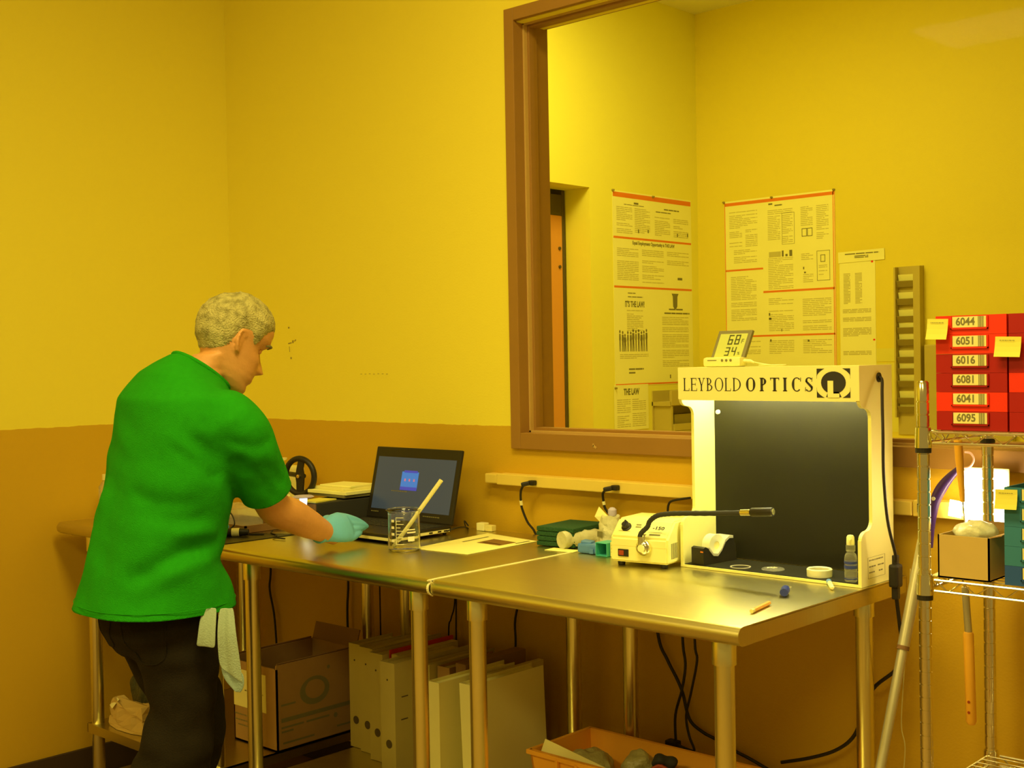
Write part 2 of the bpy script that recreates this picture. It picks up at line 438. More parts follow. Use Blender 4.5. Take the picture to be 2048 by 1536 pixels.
# ================================================================== STEEL TABLES
def steel_table(x0, x1, legx, label, right_end=False, left_round=False):
    t = thing('steel_table', ((x0 + x1) / 2, -.39, 0), label, 'table', 'stainless steel work tables along the wall')
    yf, yb, zt, h = -.752, -.034, .900, .038
    # top sheet with rolled front edge
    r = .018; prof = [(yb, zt), (yf + r, zt)]
    for k in range(1, 9):
        a = PI / 2 + k * PI / 8 * 1.25 / 1.25; prof.append((yf + r + math.cos(a) * r, zt - h / 2 + math.sin(a) * h / 2))
    prof += [(yf + .03, zt - h), (yf + .03, zt - h + .004), (yf + r, zt - h + .004), (yf + .006, zt - h / 2), (yf + r, zt - .004), (yb, zt - .004)]
    a, b = x0 + .0008, x1 - .0008
    vs = [(a, y, z) for y, z in prof] + [(b, y, z) for y, z in prof]; n = len(prof)
    mb = MB(); mb.add(vs, [(i, (i + 1) % n, n + (i + 1) % n, n + i) for i in range(n)] + [tuple(range(n)), tuple(range(2 * n - 1, n - 1, -1))])
    mb.b2((a, yf + .022, zt - h), (a + .0015, yb, zt - .003)); mb.b2((b - .0015, yf + .022, zt - h), (b, yb, zt - .003)); mb.b2((a, yb - .0015, zt - h), (b, yb, zt - .003))
    if right_end: mb.b2((b - .0015, yf + .015, zt - h), (b, yf + .03, zt - .004))
    for ex in (a - .0008, b - .0004):
        o_ = [(y, z) for y, z in prof[1:10]] + [(yf + .05, zt - h), (yf + .05, zt)]
        mb.add([(ex, y, z) for y, z in o_] + [(ex + .0012, y, z) for y, z in o_], [tuple(range(11)), tuple(range(21, 10, -1))] + [(i, (i + 1) % 11, 11 + (i + 1) % 11, 11 + i) for i in range(11)])
    mb.build('tabletop', 'steel', t, smooth=True)
    # under channel
    MB().b2((a + .05, -.42, zt - h - .018), (b - .05, -.34, zt - .005)).build('cross_channel', 'steel_leg', t)
    for lx in legx:
        for ly in (-.692, -.108):
            l = MB(); T = Matrix.Translation((lx, ly, 0))
            l.lathe([(.012, 0), (.017, .012), (.017, .05), (.0205, .055), (.0205, .835)], T, 20)
            l.lathe([(.0245, .81), (.0245, .862), (.0235, .864)], T, 20)
            l.build('leg', 'steel_leg', t, smooth=True)
    s = MB(); sx0, sx1 = legx[0] - .026, legx[1] + .026
    s.b2((sx0, -.715, .230), (sx1, -.085, .235)); s.b2((sx0, -.716, .205), (sx1, -.713, .2348)); s.b2((sx0, -.087, .205), (sx1, -.084, .2348))
    s.b2((sx0, -.716, .205), (sx0 + .003, -.084, .235)); s.b2((sx1 - .003, -.716, .205), (sx1, -.084, .235))
    s.build('undershelf', 'steel', t)
    return t
steel_table(.062, .975, (.197, .895), 'leftmost stainless steel table, partly hidden behind the man in green')
steel_table(.978, 1.874, (1.083, 1.776), 'middle stainless steel table carrying the laptop and the glass beaker')
tC = steel_table(1.8795, 2.729, (1.976, 2.658), 'rightmost stainless steel table carrying the lit inspection booth', True)
# rounded bullnose at the far left end
bn = MB(); bn.lathe([(.0005, .862), (.055, .862), (.066, .870), (.070, .881), (.066, .893), (.055, .900), (.0005, .900)], Matrix.Translation((.08, -.682, 0)), 24)
# trim strip between the two tables
ss = MB(); pts = catmull([(1.877, -.04, .9005), (1.877, -.4, .9005), (1.877, -.725, .9005), (1.877, -.745, .896), (1.877, -.756, .885), (1.877, -.754, .871), (1.877, -.742, .862)], 3)
for i in range(len(pts) - 1):
    p, q = pts[i], pts[i + 1]; d = q - p; ang = math.atan2(d.z, d.y)
    ss.box((p + q) / 2, (.006, d.length + .001, .0025), (ang, 0, 0))
tag(ss.build('seam_trim', 'seam_strip'), 'thin pale trim strip capping the seam between the middle and right steel tables', 'trim strip')

# ================================================================== INSPECTION BOOTH
bt = thing('inspection_booth', (2.48, -.165, .9), 'white inspection booth with a lit black interior and optics maker lettering on its header', 'inspection booth')
BX0, BX1, BYF, BYB, BZ0, BZ1 = 2.240, 2.722, -.242, -.085, .9008, 1.391
def side_panel(x, th):
    # profile in (y,z), cut-out on the front edge with rounded shoulders
    c = .052; r = .026
    pr_ = [(BYB, BZ0), (BYF, BZ0), (BYF, 1.005)]
    for k in range(7):
        a = -PI / 2 + k * PI / 12; pr_.append((BYF + .002 + (c - r) * 0 + math.cos(a) * 0 + (1 - math.cos(k * PI / 12)) * c * .5, 1.005 + math.sin(k * PI / 12) * .018))
    for k in range(1, 7):
        pr_.append((BYF + c * .5 + .002 + math.sin(k * PI / 12) * c * .5, 1.023 + (1 - math.cos(k * PI / 12)) * .022))
    top = [(y, 2.318 - z) for y, z in reversed(pr_[3:])]
    pr_ += top + [(BYF, 1.313), (BYF, BZ1), (BYB, BZ1)]
    T = plane_T((x, 0, 0), (0, 1, 0), (0, 0, 1))
    return MB().prism(pr_, th, T)
side_panel(BX0, .008).build('side_panel', 'white_paint', bt); rp = side_panel(BX1 - .008, .008).build('side_panel', 'white_paint', bt)
MB().b2((BX0 + .008, BYF, 1.311), (BX1 - .008, BYF + .006, BZ1 - .0005)).build('header_panel', 'white_paint', bt)
MB().b2((BX0 + .008, BYF + .006, BZ1 - .007), (BX1 - .008, BYB, BZ1 - .0005)).build('top_panel', 'white_paint', bt)
MB().b2((BX0 + .008, BYB - .012, BZ0 + .008), (BX1 - .008, BYB - .004, BZ1 - .008)).build('back_panel', 'back_panel', bt)
MB().b2((BX0 + .008, BYF, BZ0), (BX1 - .008, BYB, BZ0 + .006)).build('base_board', 'white_paint', bt)
MB().b2((BX0 + .009, BYF + .0035, BZ0 + .006), (BX1 - .009, BYB - .017, BZ0 + .0075)).build('floor_mat', 'back_panel', bt)
tb = MB(); tb.tube([(BX0 + .03, BYF + .085, 1.350), (BX1 - .03, BYF + .085, 1.350)], .0125, 12); tb.build('fluorescent_tube', 'lamp_tube', bt, smooth=True)
for xx in (BX0 + .012, BX1 - .030): MB().b2((xx, BYF + .07, 1.335), (xx + .018, BYF + .10, 1.383)).build('lamp_socket', 'white_plastic', bt)
hk = MB(); hk.lathe([(.0001, 0), (.006, .001), (.0055, .006), (.0001, .007)], Matrix.Translation((BX0 + .021, BYB - .012, 1.276)) @ Matrix.Rotation(PI / 2, 4, 'X'), 12); hk.build('screw', 'white_mark', bt, smooth=True)
# serif lettering on the header
LT = MB()
def serif(ch, x, z, h, wd, sx, bold):
    """strokes of a roman capital; x,z lower left, h cap height, wd width"""
    T = FRONT(x, BYF, z); thick = .16 * h * bold; thin = .05 * h * (1 + .7 * (bold - 1)); sf = thin
    P = lambda poly: LT.prism([(a * 1., b) for a, b in poly], .0008, T)
    def vstem(cx, wdt=None, y0=0, y1=h, serifs=(1, 1)):
        wt = wdt or thick; P([(cx - wt / 2, y0), (cx + wt / 2, y0), (cx + wt / 2, y1), (cx - wt / 2, y1)])
        e = wt * .5 + .07 * h
        if serifs[0]: P([(cx - e, y0), (cx + e, y0), (cx + e, y0 + sf), (cx - e, y0 + sf)])
        if serifs[1]: P([(cx - e, y1 - sf), (cx + e, y1 - sf), (cx + e, y1), (cx - e, y1)])
    def hbar(x0, x1, y): P([(x0, y - thin / 2), (x1, y - thin / 2), (x1, y + thin / 2), (x0, y + thin / 2)])
    def tip(xx, y, s): P([(xx - thin, y), (xx, y), (xx, y + s * .2 * h), (xx - thin * .5, y + s * .2 * h)])
    def arc(cx, cy, rx, ry, a0, a1, n=14, tmax=None):
        tm = tmax or thick; o = []; i_ = []
        for k in range(n + 1):
            a = math.radians(a0 + (a1 - a0) * k / n); t = thin + (tm - thin) * abs(math.cos(a)) ** 1.5
            o.append((cx + rx * math.cos(a), cy + ry * math.sin(a))); i_.append((cx + (rx - t) * math.cos(a), cy + (ry - thin) * math.sin(a)))
        for k in range(n): P([o[k], o[k + 1], i_[k + 1], i_[k]])
    m = .07 * h + thick / 2
    if ch == 'L': vstem(m); hbar(m, wd, thin / 2); tip(wd, 0, 1)
    if ch == 'E': vstem(m); hbar(m, wd, thin / 2); tip(wd, 0, 1); hbar(m, wd * .93, h - thin / 2); tip(wd * .93, h, -1); hbar(m, wd * .8, h * .52); tip(wd * .8, h * .42, 1)
    if ch == 'Y':
        c = wd / 2; vstem(c, None, 0, h * .45, (1, 0))
        P([(c - thick / 2, h * .42), (c + thick / 2, h * .42), (wd * .28, h), (wd * .28 - thick, h)]); P([(c + thick / 2 - thin, h * .42), (c + thick / 2, h * .42), (wd * .88, h), (wd * .88 - thin, h)])
        hbar(0, wd * .36, h - sf / 2); hbar(wd * .68, wd, h - sf / 2)
    if ch == 'B': vstem(m); arc(m, h * .75, wd * .52, h * .25, -90, 90); arc(m, h * .26, wd * .66, h * .26, -90, 90)
    if ch == 'O': arc(wd / 2, h / 2, wd / 2, h * .52, 0, 360, 30)
    if ch == 'D': vstem(m); arc(m, h / 2, wd - m, h / 2, -90, 90, 18)
    if ch == 'P': vstem(m); arc(m, h * .72, wd * .66, h * .28, -90, 90)
    if ch == 'T': vstem(wd / 2, None, 0, h, (1, 0)); hbar(0, wd, h - thin / 2); tip(thin, h, -1); tip(wd, h, -1)
    if ch == 'I': vstem(wd / 2)
    if ch == 'C': arc(wd / 2, h / 2, wd / 2, h * .52, 48, 312, 24); P([(wd * .86, h * .72), (wd * .92, h * .72), (wd * .92, h), (wd * .88, h)])
    if ch == 'S':
        arc(wd / 2, h * .76, wd * .42, h * .26, 30, 200, 14, thick * .8); arc(wd / 2, h * .25, wd * .46, h * .27, -150, 20, 14, thick * .8)
        P([(wd * .10, h * .68), (wd * .22, h * .80), (wd * .93, h * .36), (wd * .80, h * .20)]); P([(wd * .03, 0), (wd * .08, 0), (wd * .12, h * .3), (wd * .07, h * .3)]); P([(wd * .82, h * .7), (wd * .87, h * .7), (wd * .92, h), (wd * .87, h)])
# header: px 1353..1718 -> x 2.240..2.722
LX = lambda u: BX0 + (u - 1353) / 365 * (BX1 - BX0) + .0
for ch, u0, u1 in (('L', 1365, 1378), ('E', 1381, 1395), ('Y', 1397, 1413), ('B', 1416, 1431), ('O', 1434, 1452), ('L', 1455, 1468), ('D', 1472, 1489)):
    serif(ch, LX(u0), 1.334, .031, LX(u1) - LX(u0), 1, .62)
for ch, u0, u1 in (('O', 1500, 1519), ('P', 1528, 1542), ('T', 1549, 1567), ('I', 1573, 1584), ('C', 1592, 1611), ('S', 1617, 1633)):
    serif(ch, LX(u0), 1.334, .031, LX(u1) - LX(u0), 1, 1.25)
LT.build('lettering', 'ink', bt)
# emblem: square corners, ring, disc with a cut-out L
EM = MB(); e0, e1, ez0, ez1 = LX(1640), LX(1702), 1.320, 1.385
T = FRONT(e0, BYF, ez0); W_, H_ = e1 - e0, ez1 - ez0; cx, cz = W_ / 2, H_ / 2
for sx in (0, 1):
    for sz in (0, 1):
        poly = [(sx * W_, sz * H_)]
        ro = .57
        a0 = math.atan2((sz - .5) * H_, (sx - .5) * W_)
        for k in range(7):
            a = a0 + (k - 3) / 3 * .40
            poly.append((min(max(cx + math.cos(a) * ro * W_ , 0), W_), min(max(cz + math.sin(a) * ro * H_, 0), H_)))
        EM.prism(poly, .0008, T)
n = 26; ring = [(cx + math.cos(2 * PI * k / n) * W_ * .37, cz + .001 + math.sin(2 * PI * k / n) * H_ * .385) for k in range(n)]
EM.prism(ring, .0008, T)
EM.prism([(W_ * .28, H_ * .02), (W_ * .74, H_ * .02), (W_ * .66, H_ * .2), (W_ * .34, H_ * .2)], .0008, T)
EM.build('emblem', 'ink', bt)
EL = MB(); T2 = FRONT(e0, BYF - .0009, ez0)
EL.prism([(W_ * .33, 0), (W_ * .33, H_ * .58), (W_ * .50, H_ * .58), (W_ * .50, H_ * .14), (W_ * .68, H_ * .14), (W_ * .68, 0)], .0004, T2)
EL.build('emblem_letter', 'white_paint', bt)
# label on the side, cable grommet
lb = MB()
lb.b2((BX1 + .0001, -.212, .9165), (BX1 + .0004, -.130, .9170)); lb.b2((BX1 + .0001, -.212, .963), (BX1 + .0004, -.130, .9635)); lb.b2((BX1 + .0001, -.212, .9165), (BX1 + .0004, -.2112, .9635)); lb.b2((BX1 + .0001, -.1308, .9165), (BX1 + .0004, -.130, .9635))
for j, z in enumerate((.955, .941, .928)):
    y = -.206
    while y < -.142:
        dd = R.uniform(.003, .011)
        if j == 0 or y < -.182 or y > -.165: lb.b2((BX1 + .0001, y, z), (BX1 + .0004, y + dd, z + .0028))
        y += dd + .0022
lb.build('rating_label', 'mid_ink', bt)
gr = MB(); gr.lathe([(.006, 0), (.011, 0), (.011, .003), (.006, .003)], Matrix.Translation((BX1, -.151, 1.363)) @ Matrix.Rotation(PI / 2, 4, 'Y'), 18, True); gr.build('cable_grommet', 'black', bt)
pc = MB(); pc.tube(catmull([(2.716, -.151, 1.363), (2.731, -.153, 1.360), (2.740, -.170, 1.330), (2.748, -.186, 1.295), (2.757, -.203, 1.240), (2.760, -.208, 1.150), (2.764, -.200, 1.050), (2.770, -.178, .975), (2.768, -.172, .955)]), .0035, 8)
pc.build('power_cord', 'black_cord', bt, smooth=True)
pg = MB(); pg.box((2.766, -.168, .923), (.022, .030, .052), None, .006); pg.box((2.766, -.168, .958), (.012, .014, .022), None, .003); pg.box((2.766, -.168, .885), (.014, .018, .03), None, .004)
pg.build('power_connector', 'black', bt)
pc = MB(); pc.tube(catmull([(2.766, -.165, .872), (2.762, -.14, .797), (2.755, -.11, .738), (2.722, -.08, .689), (2.654, -.06, .629), (2.622, -.05, .557), (2.595, -.05, .500), (2.549, -.05, .460), (2.481, -.05, .428), (2.40, -.05, .40)]), .0045, 8)
pc.build('power_cord', 'black_cord', bt, smooth=True)
# ================================================================== CORDS
def cord(name, pts, r, label, cat='cord', m='black_cord', group=None):
    return tag(MB().tube(catmull(pts), r, 8).build(name, m, smooth=True), label, cat, group)
def plug_cord(x, z, pts, label, tagz=True):
    t = thing('plugged_cable', (x, -.05, z), label, 'power cord', 'black cords plugged into the raceway')
    p = MB(); p.box((x, -.050, z), (.020, .020, .015), None, .004); p.box((x - .016, -.062, z - .003), (.026, .015, .013), (0, -.2, .5), .004); p.build('plug', 'black', t)
    MB().tube(catmull(pts), .0036, 8).build('cable', 'black_cord', t, smooth=True)
    a, b = Vector(pts[2]), Vector(pts[3]); MB().tube([a, a.lerp(b, .55)], .0048, 10).build('tape_flag', 'white_plastic', t)
plug_cord(1.580, 1.055, [(1.560, -.066, 1.050), (1.543, -.060, 1.030), (1.533, -.050, 1.000), (1.533, -.045, .975), (1.545, -.035, .935), (1.561, -.022, .905), (1.560, -.016, .86), (1.476, -.016, .657), (1.470, -.016, .557), (1.458, -.016, .40)], 'black power cord plugged into the raceway nearest the laptop')
plug_cord(1.888, 1.058, [(1.866, -.066, 1.052), (1.852, -.060, 1.040), (1.846, -.050, 1.018), (1.848, -.047, 1.000), (1.856, -.042, .985), (1.874, -.030, .960), (1.885, -.02, .90)], 'black power cord plugged into the raceway above the plastic bag')
cord('lamp_cord', [(2.061, -.045, 1.005), (2.066, -.048, 1.022), (2.078, -.052, 1.033), (2.105, -.052, 1.040), (2.14, -.052, 1.046)], .0032, 'short black cord curving up to the raceway behind the white light source')
G = 'black cables hanging behind the tables'
cord('hanging_cable', [(.25, -.02, .85), (.248, -.02, .66), (.239, -.02, .585), (.266, -.02, .477), (.281, -.02, .25)], .004, 'black cable hanging behind the leftmost table above the open carton', 'cable', group=G)
cord('hanging_cable', [(.69, -.02, .85), (.692, -.02, .662), (.684, -.02, .566), (.688, -.02, .445), (.718, -.02, .25)], .0042, 'black cable hanging between the open carton and the grey binders', 'cable', group=G)
cord('hanging_cable', [(.856, -.02, .85), (.856, -.02, .655), (.856, -.02, .25)], .0025, 'thin black cable hanging straight down behind the grey binders', 'cable', group=G)
cord('hanging_cable', [(1.218, -.02, .85), (1.215, -.02, .663), (1.196, -.02, .60), (1.184, -.02, .548), (1.184, -.02, .25)], .0025, 'thin slanting black cable of the close pair above the binders', 'cable', group=G)
cord('hanging_cable', [(1.224, -.02, .85), (1.221, -.02, .664), (1.218, -.02, .545), (1.218, -.02, .25)], .0025, 'thin straight black cable of the close pair above the binders', 'cable', group=G)
cord('hanging_cable', [(1.99, -.02, .85), (2.005, -.02, .659), (2.034, -.02, .597), (2.066, -.02, .548), (2.084, -.02, .511), (2.104, -.02, .447), (2.144, -.02, .421), (2.191, -.02, .408), (2.249, -.02, .389), (2.296, -.02, .377), (2.384, -.02, .35)], .0045, 'thick black cable sweeping to the right behind the right front table leg', 'cable', group=G)
t = thing('charger_cable', (2.08, -.04, .38), 'black cable ending in a square adapter block over the orange crate', 'charger')
MB().tube(catmull([(2.094, -.03, .85), (2.094, -.032, .662), (2.103, -.034, .596), (2.092, -.036, .528), (2.071, -.038, .457), (2.072, -.04, .388)]), .0038, 8).build('cable', 'black_cord', t, smooth=True)
MB().box((2.066, -.044, .378), (.036, .026, .022), None, .003).build('adapter_block', 'black', t)
cord('hanging_cable', [(2.149, -.055, .85), (2.149, -.055, .665), (2.155, -.055, .62), (2.136, -.055, .537), (2.118, -.055, .468), (2.126, -.055, .416), (2.142, -.055, .380), (2.12, -.055, .378), (2.088, -.050, .381)], .0035, 'black cable looping down to the adapter block over the orange crate', 'cable', group=G)
cord('pale_string', [(2.745, -.05, .92), (2.743, -.05, .85), (2.752, -.05, .80), (2.735, -.05, .75), (2.722, -.05, .617), (2.719, -.05, .547), (2.727, -.05, .50), (2.718, -.05, .40)], .0014, 'thin pale yellow string hanging beside the leaning grey pole', 'string', 'binder_edge')

# ================================================================== THINGS ON THE TABLES
ZT = .9008
# laptop
lp = thing('laptop', (1.17, -.3, ZT), 'open black laptop showing a blue sign-in window in front of the man', 'laptop')
MB().b2((.985, -.425, ZT + .006), (1.366, -.176, ZT + .026), .005).build('base', 'black', lp)
rim = MB(); rim.b2((.987, -.4275, ZT + .009), (1.364, -.425, ZT + .017)); rim.b2((1.366, -.42, ZT + .009), (1.3685, -.185, ZT + .017)); rim.build('base_trim', 'white_plastic', lp)
for x in (1.0, 1.35):
    for y in (-.41, -.19): MB().lathe([(.006, ZT), (.006, ZT + .0065)], Matrix.Translation((x, y, 0)), 10).build('foot', 'black', lp)
kb = MB()
for r_ in range(5):
    for c_ in range(15): kb.box((1.005 + c_ * .0236 + .012, -.215 - r_ * .021, ZT + .0268), (.019, .0165, .002), None, .0008)
kb.build('keyboard', 'black_matte', lp); MB().b2((1.13, -.40, ZT + .0260), (1.21, -.345, ZT + .0266)).build('touchpad', 'black_matte', lp)
pts_ = MB()
for y in (-.21, -.235, -.27): pts_.b2((1.3685, y, ZT + .011), (1.3692, y + .014, ZT + .0155))
pts_.build('port', 'black', lp)
hz = ZT + .024; TL = plane_T((.977, -.172, hz), (1, 0, 0), (0, .235, .97))
def LB(x0, y0, x1, y1, z0, z1, bev=0.):
    m_ = MB(); m_.b2((x0, y0, z0), (x1, y1, z1), bev); m_.v = [tuple(TL @ Vector(p)) for p in m_.v]; return m_
LB(0, 0, .388, .228, -.006, .004, .004).build('screen_lid', 'black', lp)
LB(.017, .030, .371, .196, .004, .0044).build('screen', 'screen_on', lp)
LB(.138, .100, .214, .152, .0044, .0048).build('sign_in_window', 'screen_blue', lp)
LB(.138, .094, .214, .1045, .0048, .0052).build('window_bar', 'screen_navy', lp); LB(.148, .149, .208, .156, .0048, .0052).build('window_bar', 'screen_navy', lp)
ic = MB()
for x in (.156, .176, .197):
    q = LB(x - .003, .122, x + .003, .130, .0048, .0052); ic.add(q.v, q.f)
ic.build('icon', 'screen_red', lp)
tx = MB()
for x, y, l_ in ((.10, .088, .07), (.26, .018, .07), (.02, .019, .03)):
    xx = x
    while xx < x + l_:
        d_ = R.uniform(.004, .01); q = LB(xx, y, xx + d_, y + .003, .0044, .0048); tx.add(q.v, q.f); xx += d_ + .002
tx.build('screen_text', 'mid_ink', lp)
MB().tube(catmull([(1.369, -.20, ZT + .012), (1.385, -.17, ZT + .02), (1.37, -.12, ZT + .015), (1.34, -.08, ZT + .004), (1.31, -.06, ZT + .004), (1.29, -.045, ZT + .02), (1.30, -.038, ZT + .004)]), .0022, 8).build('power_lead', 'black_cord', lp, smooth=True)
t = thing('wall_adapter', (1.395, -.06, ZT), 'small white plug-in block lying behind the paper sheet', 'adapter')
MB().box((1.385, -.062, ZT + .012), (.030, .026, .024), (0, 0, .1), .003).build('body', 'white_plastic', t); MB().box((1.414, -.058, ZT + .009), (.026, .022, .018), (0, 0, .1), .002).build('cover', 'cream', t)

# beaker with stir rod
bk = thing('beaker', (1.487, -.475, ZT), 'clear glass beaker with white graduations on the middle table', 'beaker')
T = Matrix.Translation((1.487, -.475, ZT)); ro = .044
MB().lathe([(.001, 0), (ro - .004, 0), (ro, .005), (ro, .104), (ro + .003, .110), (ro + .0055, .112), (ro + .0045, .1135), (ro - .001, .108), (ro - .0022, .104), (ro - .0022, .006), (ro - .006, .0032), (.001, .003)], T, 40).build('vessel', 'clear_glass', bk, smooth=True)
gm = MB()
def on_cyl(a0, a1, z0, z1, r=ro + .0003):
    n_ = 5; vs = []
    for k in range(n_):
        a = a0 + (a1 - a0) * k / (n_ - 1)
        for zz in (z0, z1): vs.append((1.487 + r * math.cos(a), -.475 + r * math.sin(a), ZT + zz))
    gm.add(vs, [(2 * k, 2 * k + 2, 2 * k + 3, 2 * k + 1) for k in range(n_ - 1)])
A0 = math.radians(-72)
for i in range(9): on_cyl(A0, A0 + (.30 if i % 2 else .5), .022 + i * .009, .0235 + i * .009)
for i in range(4): on_cyl(A0 - .35, A0 - .12, .028 + i * .018, .035 + i * .018)
on_cyl(A0, A0 + .03, .02, .096); on_cyl(A0 + .75, A0 + 1.2, .030, .043); on_cyl(A0 + .7, A0 + 1.3, .052, .056); on_cyl(A0 + .7, A0 + 1.25, .06, .063)
gm.build('graduation', 'white_mark', bk)
tag(MB().tube([(1.455, -.488, ZT + .008), (1.575, -.415, ZT + .192)], [.0055, .006], 14).build('stir_stick', 'white_plastic', smooth=True), 'long white plastic stick leaning in the glass beaker', 'stick')

def sheet(name, corners, th, m, label, cat, z=ZT):
    mb = MB(); vs = [(x, y, z) for x, y in corners] + [(x, y, z + th) for x, y in corners]
    mb.add(vs, [(3, 2, 1, 0), (4, 5, 6, 7)] + [(i, (i + 1) % 4, 4 + (i + 1) % 4, 4 + i) for i in range(4)])
    return mb.build(name, m) if label is None else tag(mb.build(name, m), label, cat)
t = thing('printed_sheet', (1.57, -.28, ZT), 'white printed sheet with a small photo lying right of the beaker', 'paper')
sheet('page', [(1.483, -.441), (1.681, -.426), (1.672, -.137), (1.445, -.103)], .0012, 'paper', None, None).parent = t
t.children[0].matrix_parent_inverse = Matrix.Translation(t.location).inverted()
def Q(u, v): # page coords, u 0..1 left to right, v 0..1 near to far
    a = Vector((1.483, -.441)).lerp(Vector((1.681, -.426)), u); b = Vector((1.445, -.103)).lerp(Vector((1.672, -.137)), u); return a.lerp(b, v)
def on_page(mb, u0, v0, u1, v1):
    c = [Q(u0, v0), Q(u1, v0), Q(u1, v1), Q(u0, v1)]; mb.add([(p.x, p.y, ZT + .0015) for p in c], [(0, 1, 2, 3)])
ph = MB(); on_page(ph, .42, .55, .86, .80); ph.build('photo', 'brown_base', t)
ph = MB(); on_page(ph, .20, .50, .24, .86); on_page(ph, .90, .74, .94, .95); on_page(ph, .45, .60, .82, .62); ph.build('caption', 'mid_ink', t)

# green pads, plastic sleeve, blue and teal bits
for i in range(4):
    pts = MB().box((1.775, -.105, ZT + .0075 + i * .0135), (.125, .165, .0125), (0, 0, .10 + R.uniform(-.03, .03)), .003)
    tag(pts.build('scouring_pad', 'green_pad'), ['bottom dark green scouring pad of the stack by the wall', 'second dark green scouring pad from the bottom of the stack', 'third dark green scouring pad from the bottom of the stack', 'topmost dark green scouring pad of the stack by the wall'][i], 'scouring pad', 'stack of green scouring pads')
cs = MB(); ring_ = []
for i in range(14):
    f = i / 13; c = Vector((1.818, -.200, ZT + .0235)).lerp(Vector((1.862, -.045, ZT + .022)), f); rr = .0235 * (1 + .10 * math.sin(i * 2.3)) * (1 - .12 * f)
    ring_.append([(c.x + rr * math.cos(a) * .98, c.y + rr * math.cos(a) * -.25, max(c.z + rr * math.sin(a), ZT + .001)) for a in [2 * PI * k / 16 for k in range(16)]])
cs.loft(ring_, True)
tag(cs.build('cup_sleeve', 'bag_plastic', smooth=True), 'crinkled clear plastic sleeve lying beside the green pads', 'plastic sleeve')
sheet('paper_slip', [(1.795, -.245), (1.885, -.235), (1.880, -.195), (1.790, -.200)], .001, 'paper', 'small white paper slip in front of the crinkled plastic sleeve', 'paper slip')
bl = MB(); bl.box((1.925, -.205, ZT + .013), (.062, .040, .026), (0, 0, .1), .006); bl.box((1.915, -.205, ZT + .028), (.030, .030, .008), (0, .1, .3), .003); bl.box((1.945, -.228, ZT + .008), (.012, .004, .013), (0, 0, .1), .001)
bl.mi = [0] * len(bl.mi); bl2 = bl.build('crumpled_wrapper', 'blue_plastic'); tag(bl2, 'bright blue crumpled wrapper between the plastic sleeve and the teal box', 'wrapper')
te = thing('small_open_box', (1.985, -.21, ZT), 'small teal open box beside the white light source', 'box')
tm = MB()
for lo, hi in (((1.965, -.235, ZT), (2.003, -.185, ZT + .002)), ((1.965, -.235, ZT + .033), (2.003, -.185, ZT + .035)), ((1.965, -.235, ZT + .002), (1.967, -.185, ZT + .033)), ((2.001, -.235, ZT + .002), (2.003, -.185, ZT + .033)), ((1.967, -.187, ZT + .002), (2.001, -.185, ZT + .033))): tm.b2(lo, hi)
tm.build('shell', 'teal_plastic', te)
wbx = thing('small_carton', (2.03, -.215, ZT), 'small white carton squeezed between the teal box and the white light source', 'box')
MB().b2((2.006, -.225, ZT), (2.045, -.175, ZT + .038), .001).build('carton', 'paper_card', wbx)
pm = MB()
for z in (.010, .019, .028): pm.b2((2.010, -.2256, ZT + z), (2.028, -.225, ZT + z + .004))
pm.build('print', 'mid_ink', wbx)
# plastic bag with lavender cap
bg = thing('plastic_bag', (1.93, -.1, ZT), 'crumpled white plastic bag holding a bottle with a lavender cap', 'bag')
bm_ = MB(); rr_ = []
for i in range(12):
    f = i / 11; rad = .033 * (1.0 - .35 * f ** 2) * (1 if i else .8)
    rr_.append([(1.925 + rad * 1.15 * math.cos(a) * (1 + .10 * math.sin(5 * a + i)), -.12 + rad * math.sin(a) * (1 + .1 * math.cos(4 * a + 2 * i)), ZT + .001 + .088 * f + .004 * math.sin(3 * a + i)) for a in [2 * PI * k / 20 for k in range(20)]])
bm_.loft(rr_); bm_.build('bag', 'bag_plastic', bg, smooth=True)
MB().lathe([(.0001, .0), (.010, .0), (.0125, .006), (.012, .016), (.006, .022), (.0001, .023)], Matrix.Translation((1.920, -.105, ZT + .088)), 16).build('cap', 'lavender', bg, smooth=True)
fl = MB(); fl.add([(1.878, -.13, ZT + .085), (1.903, -.12, ZT + .06), (1.917, -.12, ZT + .088), (1.886, -.12, ZT + .112)], [(0, 1, 2, 3)]); fl.build('bag_corner', 'paper', bg)
fl = MB(); fl.add([(1.905, -.1535, ZT + .035), (1.925, -.1555, ZT + .035), (1.925, -.1545, ZT + .05), (1.905, -.1525, ZT + .05)], [(0, 1, 2, 3)]); fl.build('bag_print', 'mid_ink', bg)

# fibre optic light source with gooseneck
il = thing('fiber_light_source', (2.15, -.2, ZT), 'cream benchtop light source with a black gooseneck arm', 'light source')
RZ = .16; TI = Matrix.Translation((2.2425, -.300, ZT + .010)) @ Matrix.Rotation(RZ, 4, 'Z')
W_, D_ = -.158, .165
def ITM(mb): mb.v = [tuple(TI @ Vector(p)) for p in mb.v]; return mb
prof = [(0, 0), (0, .062), (.045, .103), (D_, .103), (D_, 0)]
hb = MB(); n = 5; vs = [(W_, y, z) for y, z in prof] + [(0, y, z) for y, z in prof]
hb.add(vs, [(i, (i + 1) % n, n + (i + 1) % n, n + i) for i in range(n)] + [tuple(range(n)), tuple(range(2 * n - 1, n - 1, -1))])
ITM(hb); me = hb.mesh('housing', ['white_paint']); bm = bmesh.new(); bm.from_mesh(me); bmesh.ops.bevel(bm, geom=bm.edges[:], offset=.005, segments=2, affect='EDGES'); bm.to_mesh(me); bm.free(); mesh_obj('housing', me, 'white_paint', il)
ITM(MB().b2((W_ + .001, -.0005, .0405), (-.001, .0005, .0415))).build('seam', 'cream', il)
